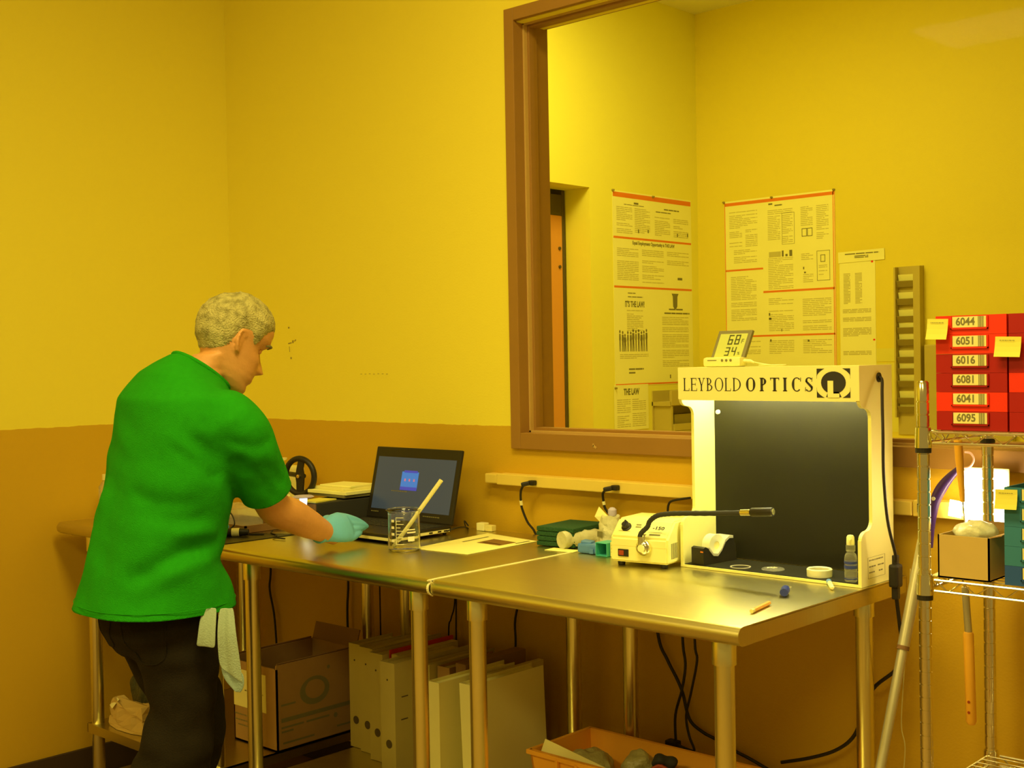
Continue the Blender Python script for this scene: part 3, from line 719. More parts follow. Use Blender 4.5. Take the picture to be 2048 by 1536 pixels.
for x in (W_ + .02, -.02):
    for y in (.02, D_ - .02): ITM(MB().lathe([(.009, -.010), (.010, 0)], Matrix.Translation((x, y, 0)), 12)).build('foot', 'black', il)
nrm = Vector((0, -.041, .045)).normalized()
def slope_T(x, s): # on the slanted face, s 0..1 up
    p = Vector((x, .045 * s, .062 + .041 * s)); ux = Vector((1, 0, 0)); uy = Vector((0, .045, .041)).normalized(); return TI @ plane_T(p, ux, uy)
kn = MB(); kn.lathe([(.013, 0), (.013, .003), (.0095, .004), (.009, .014), (.0001, .015)], slope_T(W_ + .034, .52), 18); kn.box((0, 0, .016), (.004, .017, .005)); 
k8 = len(kn.v) - 8; Tk = slope_T(W_ + .034, .52)
for i in range(k8, len(kn.v)): kn.v[i] = tuple(Tk @ Vector(kn.v[i]))
kn.build('control_knob', 'black', il, smooth=True)
text_mesh('-150', .014, slope_T(-.036, .56) @ Matrix.Translation((0, 0, .0002)), 'model_text', 'ink', il, .0003, 1.25, bold=.0004)
pm = MB(); Ts = slope_T(-.09, .5)
for x0, x1, y0, y1 in ((-.010, .004, .009, .013), (-.010, .006, .002, .006), (.03, .068, .0035 - .014, .0045 - .014), (.036, .066, -.020, -.0155), (-.052, -.035, -.012, -.011), (-.03, -.02, -.012, -.011)):
    pm.add([tuple(Ts @ Vector(p)) for p in ((x0, y0, .0004), (x1, y0, .0004), (x1, y1, .0004), (x0, y1, .0004))], [(0, 1, 2, 3)])
pm.build('panel_print', 'mid_ink', il)
ITM(MB().b2((W_ + .022, -.003, .014), (W_ + .051, 0, .032), .001)).build('power_switch', 'black', il); ITM(MB().b2((W_ + .025, -.0045, .017), (W_ + .039, -.003, .029), .0008)).build('switch_rocker', 'dark_red', il)
gv = MB()
for i in range(6): gv.b2((0, .02 + i * .006, .012), (.0006, .023 + i * .006, .05))
ITM(gv).build('vent', 'mid_ink', il)
so = MB(); T = TI @ Matrix.Translation((-.062, 0, .040)) @ Matrix.Rotation(PI / 2, 4, 'X')
so.lathe([(.019, 0), (.020, .004), (.019, .012), (.013, .018), (.009, .019), (.0001, .019)], T, 26); so.tube([TI @ Vector((-.058, -.012, .056)), TI @ Vector((-.056, -.012, .072))], .0022, 8); so.lathe([(.0045, .0), (.0045, .003)], TI @ Matrix.Translation((-.056, -.012, .072)), 10)
so.build('fiber_socket', 'chrome', il, smooth=True)
MB().lathe([(.0001, .019), (.009, .019), (.009, .0215), (.0001, .0218)], T, 18).build('socket_button', 'white_plastic', il, smooth=True)
s0 = TI @ Vector((-.066, -.012, .042))
gp = catmull([s0, s0 + Vector((-.001, -.001, .030)), (2.196, -.318, 1.003), (2.204, -.318, 1.018), (2.224, -.317, 1.032), (2.255, -.317, 1.039), (2.302, -.318, 1.044), (2.380, -.322, 1.050), (2.468, -.327, 1.058), (2.478, -.328, 1.059)], 6)
gn = MB(); gn.tube(gp, [.0058 + .0006 * (i % 2) for i in range(len(gp))], 12); gn.build('gooseneck', 'black_matte', il, smooth=True)
cl = MB(); cl.tube([gp[0] + Vector((0, 0, .004)), gp[0] + Vector((0, 0, .026))], .0085, 14); cl.tube([(2.470, -.327, 1.0585), (2.498, -.329, 1.061)], .0078, 16); cl.build('collar', 'chrome', il, smooth=True)
hd = MB(); hd.tube([(2.496, -.329, 1.0610), (2.500, -.329, 1.0615), (2.552, -.333, 1.0665), (2.556, -.333, 1.067)], [.0078, .0103, .0103, .0095], 20); hd.build('light_head', 'black', il, smooth=True)
ls = MB(); ls.tube([(2.5555, -.333, 1.067), (2.5575, -.333, 1.0672)], .0070, 16); ls.build('lens', 'chrome', il)

# tape dispenser inside the booth, left
td = thing('tape_dispenser', (2.28, -.17, ZT + .008), 'black and grey tape dispenser with a white roll at the booth left corner', 'tape dispenser')
TD = Matrix.Translation((2.283, -.232, ZT + .0081)) @ Matrix.Rotation(-.15, 4, 'Z') 
# long axis along local y, cheeks with a dip in the middle
ch = [(0, 0), (0, .040), (.008, .043), (.022, .036), (.034, .022), (.050, .020), (.064, .032), (.078, .052), (.092, .060), (.106, .057), (.116, .040), (.120, 0)]
for nm, x0, th, m_ in (('body', -.020, .040, 'black'),):
    q = MB(); q.prism(ch, th, TD @ plane_T((x0, 0, 0), (0, 1, 0), (0, 0, 1))); q.build(nm, m_, td)
q = MB()
ed = [(.020, .034), (.034, .019), (.050, .017), (.064, .029), (.078, .049), (.092, .057), (.106, .056)]
ed2 = [(y, z + .0065) for y, z in reversed(ed)]
q.prism(ed + ed2, .044, TD @ plane_T((-.022, 0, 0), (0, 1, 0), (0, 0, 1))); q.build('edge_band', 'clip_grey', td)
q = MB(); q.lathe([(.010, -.012), (.027, -.012), (.027, .012), (.010, .012)], TD @ Matrix.Translation((-.0, .056, .042)) @ Matrix.Rotation(PI / 2, 4, 'Y'), 28, True); q.build('tape_roll', 'tape_white', td, smooth=True)
MB().lathe([(.0001, -.011), (.0102, -.011), (.0102, .011), (.0001, .011)], TD @ Matrix.Translation((-.0, .056, .042)) @ Matrix.Rotation(PI / 2, 4, 'Y'), 20).build('roll_core', 'cream', td, smooth=True)
q = MB(); q.add([tuple((TD @ Vector(p))) for p in ((.010, -.0006, .030), (.019, -.0006, .030), (.019, -.0006, .033), (.010, -.0006, .033))], [(0, 1, 2, 3)]); q.build('label_mark', 'orange_print', td)

# optics on the booth mat
ZM = BZ0 + .0078
T = Matrix.Translation((2.388, -.205, ZM)); tag(MB().lathe([(.0215, 0), (.025, 0), (.025, .002), (.0215, .002)], T, 36, True).build('clear_ring', 'clip_grey', smooth=True), 'thin flat clear ring lying on the booth mat beside the tape dispenser', 'ring')
t = thing('optical_lens', (2.470, -.193, ZM), 'thin round lens with pale streaks lying on the booth mat centre', 'lens')
MB().lathe([(.0001, 0), (.0255, 0), (.0275, .002), (.0255, .0045), (.0001, .006)], Matrix.Translation((2.470, -.193, ZM)), 36).build('glass_disc', 'clear_plastic', t, smooth=True)
q = MB()
for i in range(5): q.box((2.462 + i * .003, -.193 + R.uniform(-.01, .01), ZM + .0062), (.004, R.uniform(.006, .018), .0006), (0, 0, R.uniform(-.8, .8)))
q.build('pale_streak', 'white_mark', t)  # short pale streaks scattered over the disc
tag(MB().lathe([(.0235, 0), (.0285, 0), (.029, .016), (.027, .018), (.0235, .016), (.0235, .003)], Matrix.Translation((2.596, -.200, ZM)), 40, True).build('white_retaining_ring', 'tape_white', smooth=True), 'thick white plastic ring standing on the booth mat near the spray bottle', 'ring')
sb = thing('spray_bottle', (2.686, -.222, ZM), 'small clear spray bottle with dark blue bands in the booth right corner', 'spray bottle')
T = Matrix.Translation((2.686, -.222, ZM))
MB().lathe([(.0001, 0), (.0125, 0), (.014, .003), (.014, .054), (.012, .062), (.008, .066), (.008, .071), (.0001, .071)], T, 24).build('bottle', 'clear_plastic', sb, smooth=True)
for z0, z1 in ((.006, .0085), (.030, .037), (.041, .046)): MB().lathe([(.0141, z0), (.0144, z0), (.0144, z1), (.0141, z1)], T, 24, True).build('printed_band', 'dark_blue', sb)
MB().lathe([(.0095, .068), (.0105, .070), (.0105, .082), (.0075, .084), (.0001, .084)], T, 20).build('collar', 'clear_plastic', sb, smooth=True)
q = MB(); q.lathe([(.0085, .082), (.009, .086), (.0085, .100), (.006, .104), (.0001, .105)], T, 20); q.box((2.690, -.231, ZM + .094), (.005, .008, .005), None, .001); q.build('spray_cap', 'white_plastic', sb, smooth=True)

# small things on the right table
pe = thing('pencil_stub', (2.668, -.57, ZT), 'short orange pencil stub lying on the right table near its front', 'pencil')
a, b = Vector((2.678, -.622, ZT + .0045)), Vector((2.660, -.525, ZT + .0045))
MB().tube([a, a.lerp(b, .12)], .0045, 6).build('ferrule', 'cream', pe); MB().tube([a.lerp(b, .12), b], .0045, 6).build('shaft', 'handle_orange', pe)
bc = thing('screw_cap_dropper', (2.62, -.39, ZT), 'dark blue knurled cap with a clear tip lying on the right table', 'cap')
a, b = Vector((2.640, -.432, ZT + .0095)), Vector((2.624, -.398, ZT + .0095)); c = Vector((2.610, -.352, ZT + .006))
MB().tube([a, a.lerp(b, .1), b], [.0085, .0095, .0095], 16).build('cap', 'dark_blue', bc, smooth=True); MB().tube([b, b.lerp(c, .5), c], [.005, .004, .002], 10).build('tip', 'clear_plastic', bc, smooth=True)
vi = thing('small_vial', (2.675, -.29, ZT), 'small white vial with a blue end lying in front of the spray bottle', 'vial')
a, b = Vector((2.716, -.352, ZT + .0055)), Vector((2.636, -.232, ZT + .0055)); a = b.lerp(a, .62)
MB().tube([a, a.lerp(b, .1), a.lerp(b, .68)], [.003, .0055, .0055], 14).build('body', 'white_plastic', vi, smooth=True); MB().tube([a.lerp(b, .68), a.lerp(b, .95), b], [.0058, .0058, .004], 14).build('blue_end', 'blue_plastic', vi, smooth=True)

# thermo-hygrometer on top of the booth
th = thing('thermo_hygrometer', (2.36, -.19, BZ1), 'grey and white digital thermometer standing on top of the booth', 'thermometer')
TT = Matrix.Translation((2.300, -.205, BZ1 + .0003))
q = MB(); q.box((.053, .0, .0115), (.106, .036, .023), None, .007); q.v = [tuple(TT @ Vector(p)) for p in q.v]; q.build('base', 'white_paint', th, smooth=True)
TS = TT @ plane_T((.014, .004, .019), (1, 0, 0), (.17, .30, .95))
def TB(x0, y0, x1, y1, z0, z1, bev=0.): m_ = MB(); m_.b2((x0, y0, z0), (x1, y1, z1), bev); m_.v = [tuple(TS @ Vector(p)) for p in m_.v]; return m_
TB(-.006, 0, .089, .073, -.010, 0, .002).build('case', 'grey_case', th); TB(.003, 0, .080, .064, 0, .0006).build('display', 'lcd', th)
SEG = {'6': 'acdefg', '8': 'abcdefg', '3': 'abcdg', '4': 'bcfg', 'F': 'aefg'}
q = MB()
def digit(ch, x, y, w_, h_, t_):
    P = {'a': (x, y + h_ - t_, x + w_, y + h_), 'd': (x, y, x + w_, y + t_), 'g': (x, y + h_ / 2 - t_ / 2, x + w_, y + h_ / 2 + t_ / 2), 'f': (x, y + h_ / 2, x + t_, y + h_), 'e': (x, y, x + t_, y + h_ / 2), 'b': (x + w_ - t_, y + h_ / 2, x + w_, y + h_), 'c': (x + w_ - t_, y, x + w_, y + h_ / 2)}
    for s_ in SEG[ch]:
        m_ = TB(P[s_][0], P[s_][1], P[s_][2], P[s_][3], .0006, .0009); q.add(m_.v, m_.f)
digit('6', .030, .036, .0135, .025, .0033); digit('8', .049, .036, .0135, .025, .0033); digit('F', .068, .039, .006, .011, .0015)
digit('3', .030, .0075, .0125, .022, .0030); digit('4', .048, .0075, .0125, .022, .0030)
q.build('digit', 'lcd_ink', th)
text_mesh('%', .011, TS @ Matrix.Translation((.0695, .013, .0007)), 'percent_sign', 'lcd_ink', th, .0002)
q = MB()
for x in (.056, .068, .080): q.lathe([(.0032, 0), (.0032, .001), (.0001, .0012)], TT @ Matrix.Translation((x, -.018, .0155)) @ Matrix.Rotation(PI / 2, 4, 'X'), 12)
q.build('button', 'mid_ink', th)
q = MB(); q.b2((.014, -.0184, .0145), (.040, -.018, .0165)); q.v = [tuple(TT @ Vector(p)) for p in q.v]; q.build('maker_print', 'mid_ink', th)
q = MB(); q.tube([TT @ Vector((.106, 0, .014)), TT @ Vector((.124, .0, .013)), TT @ Vector((.135, .0, .009))], [.0045, .0040, .0018], 10); q.tube(catmull([TT @ Vector((.133, 0, .010)), TT @ Vector((.150, .01, .006)), TT @ Vector((.172, .02, .0022)), TT @ Vector((.19, .05, .0022)), TT @ Vector((.15, .075, .0022)), TT @ Vector((.115, .05, .0022))]), .0014, 8)
q.build('sensor_cable', 'white_plastic', th, smooth=True)

# left end of the bench: black box, papers, lamp, instrument
bb = thing('power_supply_box', (.93, -.25, ZT), 'dark boxy power supply with a green indicator beside the laptop', 'box')
MB().b2((.84, -.372, ZT + .004), (.975, -.12, .985), .003).build('case', 'black_matte', bb)
MB().b2((.842, -.3745, ZT + .006), (.973, -.372, .983)).build('front_plate', 'brown_base', bb)
MB().lathe([(.0001, 0), (.004, .0), (.0035, .003), (.0001, .004)], Matrix.Translation((.960, -.3745, .935)) @ Matrix.Rotation(PI / 2, 4, 'X'), 12).build('indicator', 'led_green', bb)
for x in (.85, .965):
    for y in (-.36, -.14): MB().b2((x - .006, y - .006, ZT), (x + .006, y + .006, ZT + .0045)).build('foot', 'black', bb)
tag(MB().box((.92, -.325, .9875), (.07, .10, .004), (0, 0, .2)).build('sticky_pad', 'note_yellow'), 'yellow note pad lying on the dark box under the papers', 'note pad')
hts = .990
for i, (dx, dy, w_, d_, th_, rz, m_, lb_) in enumerate(((.0, .0, .19, .165, .009, -.03, 'mid_ink', 'dark covered manual at the bottom of the paper stack by the laptop'), (.004, -.003, .19, .165, .010, .02, 'paper', 'thick pale manual second from the bottom of the stack by the laptop'), (-.008, .0, .16, .13, .009, -.05, 'paper_card', 'smaller pale booklet near the top of the stack by the laptop'), (.0, .005, .14, .11, .005, .10, 'paper', 'topmost folded leaflet of the paper stack by the laptop'))):
    tag(MB().box((.876 + dx, -.172 + dy, hts + th_ / 2), (w_, d_, th_), (0, 0, rz), .001).build('manual', m_), lb_, 'booklet', 'stack of manuals beside the laptop'); hts += th_ + .0004
# small led lamp
ld = thing('led_lamp', (.962, -.412, ZT), 'small white glowing led lamp behind the forearm', 'lamp')
MB().tube([(.962, -.412, ZT + .002), (.962, -.412, ZT + .075)], [.018, .006], 14).build('stem', 'white_plastic', ld, smooth=True)
MB().lathe([(.0065, .070), (.010, .078), (.012, .103), (.0001, .104)], Matrix.Translation((.962, -.412, ZT)), 18).build('glowing_stub', 'led_white', ld, smooth=True)
MB().lathe([(.0001, .104), (.026, .106), (.0335, .109), (.026, .113), (.0001, .115)], Matrix.Translation((.962, -.412, ZT)), 28).build('disc', 'lavender', ld, smooth=True)
# white instrument with handwheel
wm = thing('bench_instrument', (.66, -.25, ZT), 'white benchtop instrument with a black handwheel behind the man', 'instrument')
q = MB(); q.b2((.42, -.28, ZT), (.60, -.07, ZT + .035), .005); q.b2((.43, -.24, ZT + .03), (.555, -.09, 1.064), .008); q.build('body', 'white_paint', wm)
q = MB(); q.lathe([(.012, 0), (.010, .012), (.009, .020), (.019, .024), (.019, .030), (.0001, .031)], Matrix.Translation((.510, -.155, 1.063)), 20); q.build('top_knob', 'white_plastic', wm, smooth=True)
q = MB(); q.lathe([(.022, 0), (.022, .003), (.0001, .004)], Matrix.Translation((.475, -.175, 1.063)), 18); q.build('red_ring', 'orange_print', wm)
TW = Matrix.Translation((.742, -.255, 1.049)) @ Matrix.Rotation(.25, 4, 'Z') @ Matrix.Rotation(PI / 2, 4, 'X')
q = MB(); tor = [(.058 + .0095 * math.cos(2 * PI * k / 10), .0095 * math.sin(2 * PI * k / 10)) for k in range(10)]; q.lathe(tor, TW, 40, True)
q.build('handwheel', 'black', wm, smooth=True)
q = MB()
sp_ = [(-.012, -.056), (.012, -.056), (.015, -.02), (.017, 0), (.013, .025), (.020, .055), (-.002, .057), (-.012, .02), (-.016, 0), (-.013, -.02)]
q.prism(sp_, .008, TW @ Matrix.Translation((0, 0, -.004)))
q.build('wheel_spoke', 'black', wm)
MB().lathe([(.006, 0), (.006, .010), (.0001, .011)], TW @ Matrix.Translation((0, 0, .002)), 14).build('axle_cap', 'gold', wm)
MB().tube([(.550, -.205, 1.049), (.66, -.225, 1.049), (.75, -.245, 1.049)], .008, 12).build('axle', 'black', wm)
# brown base tray and clear container
tr = thing('brown_tray', (.70, -.46, ZT), 'low brown tray partly hidden behind the man', 'tray')
q = MB(); q.b2((.60, -.555, ZT), (.86, -.385, ZT + .006), .002); q.b2((.60, -.555, ZT), (.606, -.385, ZT + .026)); q.b2((.854, -.555, ZT), (.86, -.385, ZT + .026)); q.b2((.60, -.555, ZT), (.86, -.549, ZT + .026)); q.b2((.60, -.391, ZT), (.86, -.385, ZT + .026)); q.build('tray', 'brown_base', tr)
cc = thing('clear_container', (.66, -.46, ZT + .007), 'clear plastic container standing in the brown tray', 'container')
q = MB(); 
for lo, hi in (((.62, -.54, ZT + .0065), (.75, -.41, ZT + .009)), ((.62, -.54, ZT + .009), (.623, -.41, ZT + .065)), ((.747, -.54, ZT + .009), (.75, -.41, ZT + .065)), ((.623, -.54, ZT + .009), (.747, -.537, ZT + .065)), ((.623, -.413, ZT + .009), (.747, -.41, ZT + .065))): q.b2(lo, hi)
q.build('tub', 'clear_plastic', cc); q = MB(); q.b2((.615, -.545, ZT + .0655), (.755, -.405, ZT + .070), .002); q.build('lid', 'clear_plastic', cc)
wc = thing('upright_card', (.79, -.44, ZT), 'white upright card standing between the tray and the forearm', 'card')
q = MB(); q.box((.800, -.375, ZT + .052), (.07, .003, .104), (0, 0, .3)); q.build('card', 'paper', wc)
# black mat, loupe with white band
sheet('bench_mat', [(.790, -.742), (.975, -.735), (.985, -.452), (.770, -.562)], .0015, 'black', 'thin black mat on the bench beside the man', 'mat')
lo_ = thing('black_loupe', (.86, -.58, ZT), 'short black barrel with a white tape band on the black mat', 'loupe')
a, b = Vector((.835, -.640, ZT + .0145)), Vector((.905, -.575, ZT + .0145))
q = MB(); q.tube([a, a.lerp(b, .5)], .0125, 18); q.tube([a.lerp(b, .7), b], [.0125, .009], 18); q.build('barrel', 'black', lo_, smooth=True); MB().tube([a.lerp(b, .48), a.lerp(b, .72)], .0128, 20).build('tape_band', 'white_plastic', lo_, smooth=True)
cord('thin_cord', [(.70, -.562, ZT + .068), (.755, -.562, ZT + .074), (.80, -.563, ZT + .06), (.82, -.566, ZT + .03), (.80, -.575, ZT + .008), (.875, -.56, ZT + .004), (.92, -.53, ZT + .004)], .0022, 'thin black cord arching over the clear container')
cord('thin_cord', [(.88, -.47, ZT + .004), (.915, -.50, ZT + .004), (.97, -.52, ZT + .004), (1.00, -.555, ZT + .004), (1.05, -.55, ZT + .004)], .0022, 'thin black cord curling on the bench below the forearm')
t = thing('clear_bottle', (.125, -.60, ZT), 'clear bottle at the far left end of the bench, half hidden by the man', 'bottle')
MB().lathe([(.0001, 0), (.028, 0), (.030, .004), (.030, .11), (.016, .13), (.016, .135)], Matrix.Translation((.130, -.60, ZT)), 24).build('bottle', 'clear_plastic', t, smooth=True)
MB().lathe([(.018, .133), (.018, .152), (.0001, .153)], Matrix.Translation((.130, -.60, ZT)), 20).build('lid', 'cream', t, smooth=True)

# ================================================================== UNDER THE TABLES
ZS = .2355
# big open carton
ct = thing('open_carton', (.80, -.36, ZS), 'large brown open carton with an oval emblem on its side on the undershelf', 'box')
cx0, cx1, cy0, cy1, cz = .700, .925, -.500, -.185, .500
q = MB(); th_ = .005
q.b2((cx0, cy0, ZS), (cx1, cy1, ZS + th_)); q.b2((cx0, cy0, ZS), (cx0 + th_, cy1, cz)); q.b2((cx1 - th_, cy0, ZS), (cx1, cy1, cz)); q.b2((cx0, cy0, ZS), (cx1, cy0 + th_, cz - .012)); q.b2((cx0, cy1 - th_, ZS), (cx1, cy1, cz))
q.build('carton_body', 'cardboard', ct)
q = MB(); q.box((cx0 - .012, (cy0 + cy1) / 2, cz - .03), (.004, cy1 - cy0 - .01, .075), (0, .30, 0)); q.box(((cx0 + cx1) / 2, cy1 + .008, cz + .02), (cx1 - cx0, .004, .07), (-.3, 0, 0)); q.box((cx1 - .03, (cy0 + cy1) / 2, cz - .03), (.004, cy1 - cy0 - .02, .075), (0, .55, 0))
q.build('flap', 'cardboard_in', ct)
# printing on the side (x = cx1)
q = MB(); xs = cx1 + .0004
def on_side(pts, x=None): q.add([((x or xs), y, z) for y, z in pts], [tuple(range(len(pts)))])
def strip(y0, y1, z0, z1, t_): on_side([(y0, z0), (y1, z1), (y1, z1 + t_), (y0, z0 + t_)])
strip(-.485, -.205, .322, .322, .013)
for y0, y1, z in ((-.485, -.40, .303), (-.39, -.30, .303), (-.485, -.43, .372), (-.48, -.36, .255), (-.27, -.21, .262), (-.485, -.44, .290)): strip(y0, y1, z, z, .006)
for yy, zz, rr in ((-.275, .302, .008), (-.30, .46, .006)):
    on_side([(yy + rr * math.cos(2 * PI * k / 12), zz + rr * math.sin(2 * PI * k / 12)) for k in range(12)])
n = 26
for (ry, rz_, wo) in ((.058, .044, .010),):
    for k in range(n):
        a0, a1 = 2 * PI * k / n, 2 * PI * (k + 1) / n
        f0 = .45 + .55 * abs(math.cos(a0 / 2 + .5)); f1 = .45 + .55 * abs(math.cos(a1 / 2 + .5))
        P = lambda a, s_, sh: (-.355 + sh + ry * s_ * math.cos(a), .398 + rz_ * s_ * math.sin(a))
        on_side([P(a0, 1, 0), P(a1, 1, 0), P(a1, 1 - .42 * f1, .004), P(a0, 1 - .42 * f0, .004)])
q.build('printing', 'mid_ink', ct)
q = MB(); q.b2((cx0 + .001, cy0 - .0006, .345), (cx1 - .055, cy0, .462)); q.build('white_label', 'paper_card', ct)
q = MB()
for z, xa_, xb_ in ((.405, .78, .85), (.397, .76, .855), (.318, .705, .78), (.300, .705, .80), (.285, .72, .80)):
    x = xa_
    while x < xb_: d_ = R.uniform(.006, .014); q.b2((x, cy0 - .0010, z), (min(x + d_, xb_), cy0 - .0006, z + .004)); x += d_ + .003
q.build('front_print', 'mid_ink', ct)
# small carton under wrap, left
sm = thing('wrapped_package', (.36, -.58, ZS), 'crumpled kraft package with a torn white corner on the leftmost undershelf', 'package')
q = MB(); rr_ = []
for i in range(9):
    f = i / 8; z = ZS + .001 + .080 * f; s_ = 1 - .10 * f
    poly = [(-.095, -.055), (-.03, -.075), (.05, -.068), (.10, -.045), (.105, .04), (.04, .07), (-.05, .065), (-.10, .03)]
    rg = []
    for k, (x, y) in enumerate(poly):
        x2, y2 = poly[(k + 1) % 8]
        for m_ in (0, .5): 
            w_ = 1 + (.07 * math.sin(k * 2.1 + i * 1.3 + m_ * 4) if i else 0)
            rg.append((.350 + (x + (x2 - x) * m_) * s_ * w_, -.648 + (y + (y2 - y) * m_) * s_ * w_ * .62, z + (.012 * math.sin(k * 1.7 + i) if i > 1 else 0)))
    rr_.append(rg)
q.loft(rr_); q.build('wrapping', 'kraft', sm)
q = MB(); q.add([(.262, -.685, .305), (.300, -.698, .302), (.312, -.678, .330), (.272, -.664, .328)], [(0, 1, 2, 3)]); q.build('torn_corner', 'white_plastic', sm)
dk = thing('dark_plastic_bundle', (.29, -.55, ZS), 'dark glistening plastic bundle piled behind the kraft package', 'bundle')
q = MB(); q.ell((.29, -.548, .31), (.10, .042, .085)); q.ell((.325, -.545, .38), (.05, .04, .065)); q.ell((.235, -.55, .335), (.045, .035, .05))
for i, v in enumerate(q.v):
    p = Vector(v); d_ = noise.noise(p * 30) * .016; c_ = Vector((.29, -.548, .33)); p += (p - c_).normalized() * d_; p.z = max(p.z, ZS + .002); q.v[i] = tuple(p)
mesh_obj('bundle', remesh(q, .006, 1), 'dark_wrap', dk)

# lever arch files: grey ones
def binder(x, w_, yf, top, label, m_='binder_old', hole=True, lean=0, depth=.285, edge=True, group='binders on the middle undershelf'):
    b = thing('ring_binder', (x + w_ / 2, yf + depth / 2, ZS), label, 'binder', group)
    zb = ZS + .0005; dy = depth
    q = MB(); ln = lean
    def sl(lo, hi):
        k = len(q.v); q.b2(lo, hi)
        for i in range(k, len(q.v)):
            v = q.v[i]; q.v[i] = (v[0] + ln * (v[2] - zb) / (top - zb), v[1], v[2])
    sl((x, yf, zb), (x + w_, yf + .003, top)); q.build('spine', m_, b)
    q = MB()
    sl((x, yf + .003, zb), (x + .003, yf + dy, top)); q.build('cover', m_, b)
    q = MB(); sl((x + w_ - .003, yf + .003, zb), (x + w_, yf + dy, top)); q.build('cover', m_, b)
    q = MB(); sl((x + .0035, yf + .012, zb + .004), (x + w_ - .0035, yf + dy - .012, top - .008)); q.build('pages', 'paper' if m_ == 'binder_white' else 'binder_edge', b)
    if hole:
        q = MB(); q.lathe([(.0001, 0), (.0125, 0), (.0125, .0012), (.0001, .0013)], Matrix.Translation((x + w_ * .55 + ln * .25, yf, zb + .085)) @ Matrix.Rotation(PI / 2, 4, 'X'), 18)
        q.build('finger_hole', 'dark_frame', b)
        q = MB(); q.lathe([(.0001, 0), (.003, 0), (.003, .001), (.0001, .001)], Matrix.Translation((x + w_ * .5 + ln * .8, yf, top - .05)) @ Matrix.Rotation(PI / 2, 4, 'X'), 10); q.build('rivet', 'dark_frame', b)
    if edge:
        q = MB(); q.b2((x + w_, yf - .0035, zb), (x + w_ + .002, yf + .05, top - .004)); 
        q.v = [(v[0] + ln * (v[2] - zb) / (top - zb), v[1], v[2]) for v in q.v]; q.build('cover_edge', 'cream', b)
    return b
binder(1.044, .052, -.313, .555, 'leftmost grey binder, next to the open carton', depth=.178)
binder(1.107, .062, -.326, .555, 'second grey binder from the open carton, with a finger hole and bright edge')
binder(1.190, .062, -.358, .556, 'third grey binder from the open carton, slightly pushed forward', edge=False)
bd = binder(1.300, .062, -.410, .556, 'fourth grey binder from the open carton, the most forward of the grey ones', edge=False, depth=.30)
q = MB(); q.b2((1.3625, -.385, .455), (1.363, -.36, .458)); q.b2((1.3625, -.388, .390), (1.363, -.362, .393)); q.build('cover_slot', 'dark_frame', bd)
binder(1.372, .045, -.325, .545, 'slim pale folder between the grey binders and the white ones', 'binder_old', False, 0, .27, False)
tag(MB().box((1.257 + .005, -.165, .548), (.005, .26, .022), None).build('red_folder_edge', 'red_paper') if 0 else MB().b2((1.256, -.335, ZS), (1.261, -.075, .567)).build('red_folder', 'red_paper'), 'thin folder with a red top edge standing among the grey binders', 'folder')
tag(MB().b2((1.266, -.335, ZS), (1.292, -.085, .556)).build('pale_folder', 'binder_edge'), 'pale folder standing right behind the red edged one', 'folder')
binder(1.424, .050, -.300, .540, 'brownish binder hidden behind the steel leg between grey and white binders', 'cardboard', False, 0, .23, False)
binder(1.560, .044, -.466, .552, 'left white binder with a plain bright spine', 'binder_white', False, 0, .30, False)
binder(1.655, .047, -.428, .552, 'right white binder leaning slightly, its broad cover facing right', 'binder_white', False, -.012, .288, False)
tag(MB().b2((1.615, -.36, ZS), (1.634, -.075, .548), .001).build('loose_folder', 'binder_edge'), 'thin pale folder squeezed between the two white binders', 'folder')
tag(MB().b2((1.500, -.300, ZS), (1.540, -.048, .560), .001).build('grey_file_box', 'cardboard_in'), 'dark file box standing behind the white binders', 'file box')

# orange crate with odds and ends
cr = thing('orange_crate', (2.15, -.27, ZS), 'orange plastic crate full of bags and cables on the right undershelf', 'crate')
kx0, kx1, ky0, ky1, kz = 1.862, 2.480, -.392, -.145, .409
q = MB(); w_ = .006
q.b2((kx0 + .02, ky0 + .02, ZS), (kx1 - .02, ky1 - .02, ZS + .004))
def slab(a, b_, c, d): q.add([a, b_, c, d], [(0, 1, 2, 3)])
def wallq(p0, p1, b0, b1, nx, ny): # top edge p, bottom edge b, inward normal
    vs = [(*p0, kz), (*p1, kz), (*b1, ZS), (*b0, ZS)]; vs += [(x + nx * w_, y + ny * w_, z) for x, y, z in vs]
    q.add(vs, [(0, 1, 2, 3), (7, 6, 5, 4), (0, 4, 5, 1), (1, 5, 6, 2), (2, 6, 7, 3), (3, 7, 4, 0)])
s_ = .018
wallq((kx0, ky0), (kx1, ky0), (kx0 + s_, ky0 + s_), (kx1 - s_, ky0 + s_), 0, 1); wallq((kx0, ky1), (kx1, ky1), (kx0 + s_, ky1 - s_), (kx1 - s_, ky1 - s_), 0, -1)
wallq((kx0, ky0), (kx0, ky1), (kx0 + s_, ky0 + s_), (kx0 + s_, ky1 - s_), 1, 0); wallq((kx1, ky0), (kx1, ky1), (kx1 - s_, ky0 + s_), (kx1 - s_, ky1 - s_), -1, 0)
q.build('tub', 'orange_plastic', cr)
q = MB(); e = .007
q.b2((kx0 - e, ky0 - e, kz - .012), (kx1 + e, ky0, kz), .002); q.b2((kx0 - e, ky1, kz - .012), (kx1 + e, ky1 + e, kz), .002); q.b2((kx0 - e, ky0, kz - .012), (kx0, ky1, kz), .002); q.b2((kx1, ky0, kz - .012), (kx1 + e, ky1, kz), .002)
for x in (1.955, 2.02): q.b2((x, ky0 - .009, kz - .06), (x + .008, ky0 - .002, kz - .008))
q.build('rim', 'orange_plastic', cr)
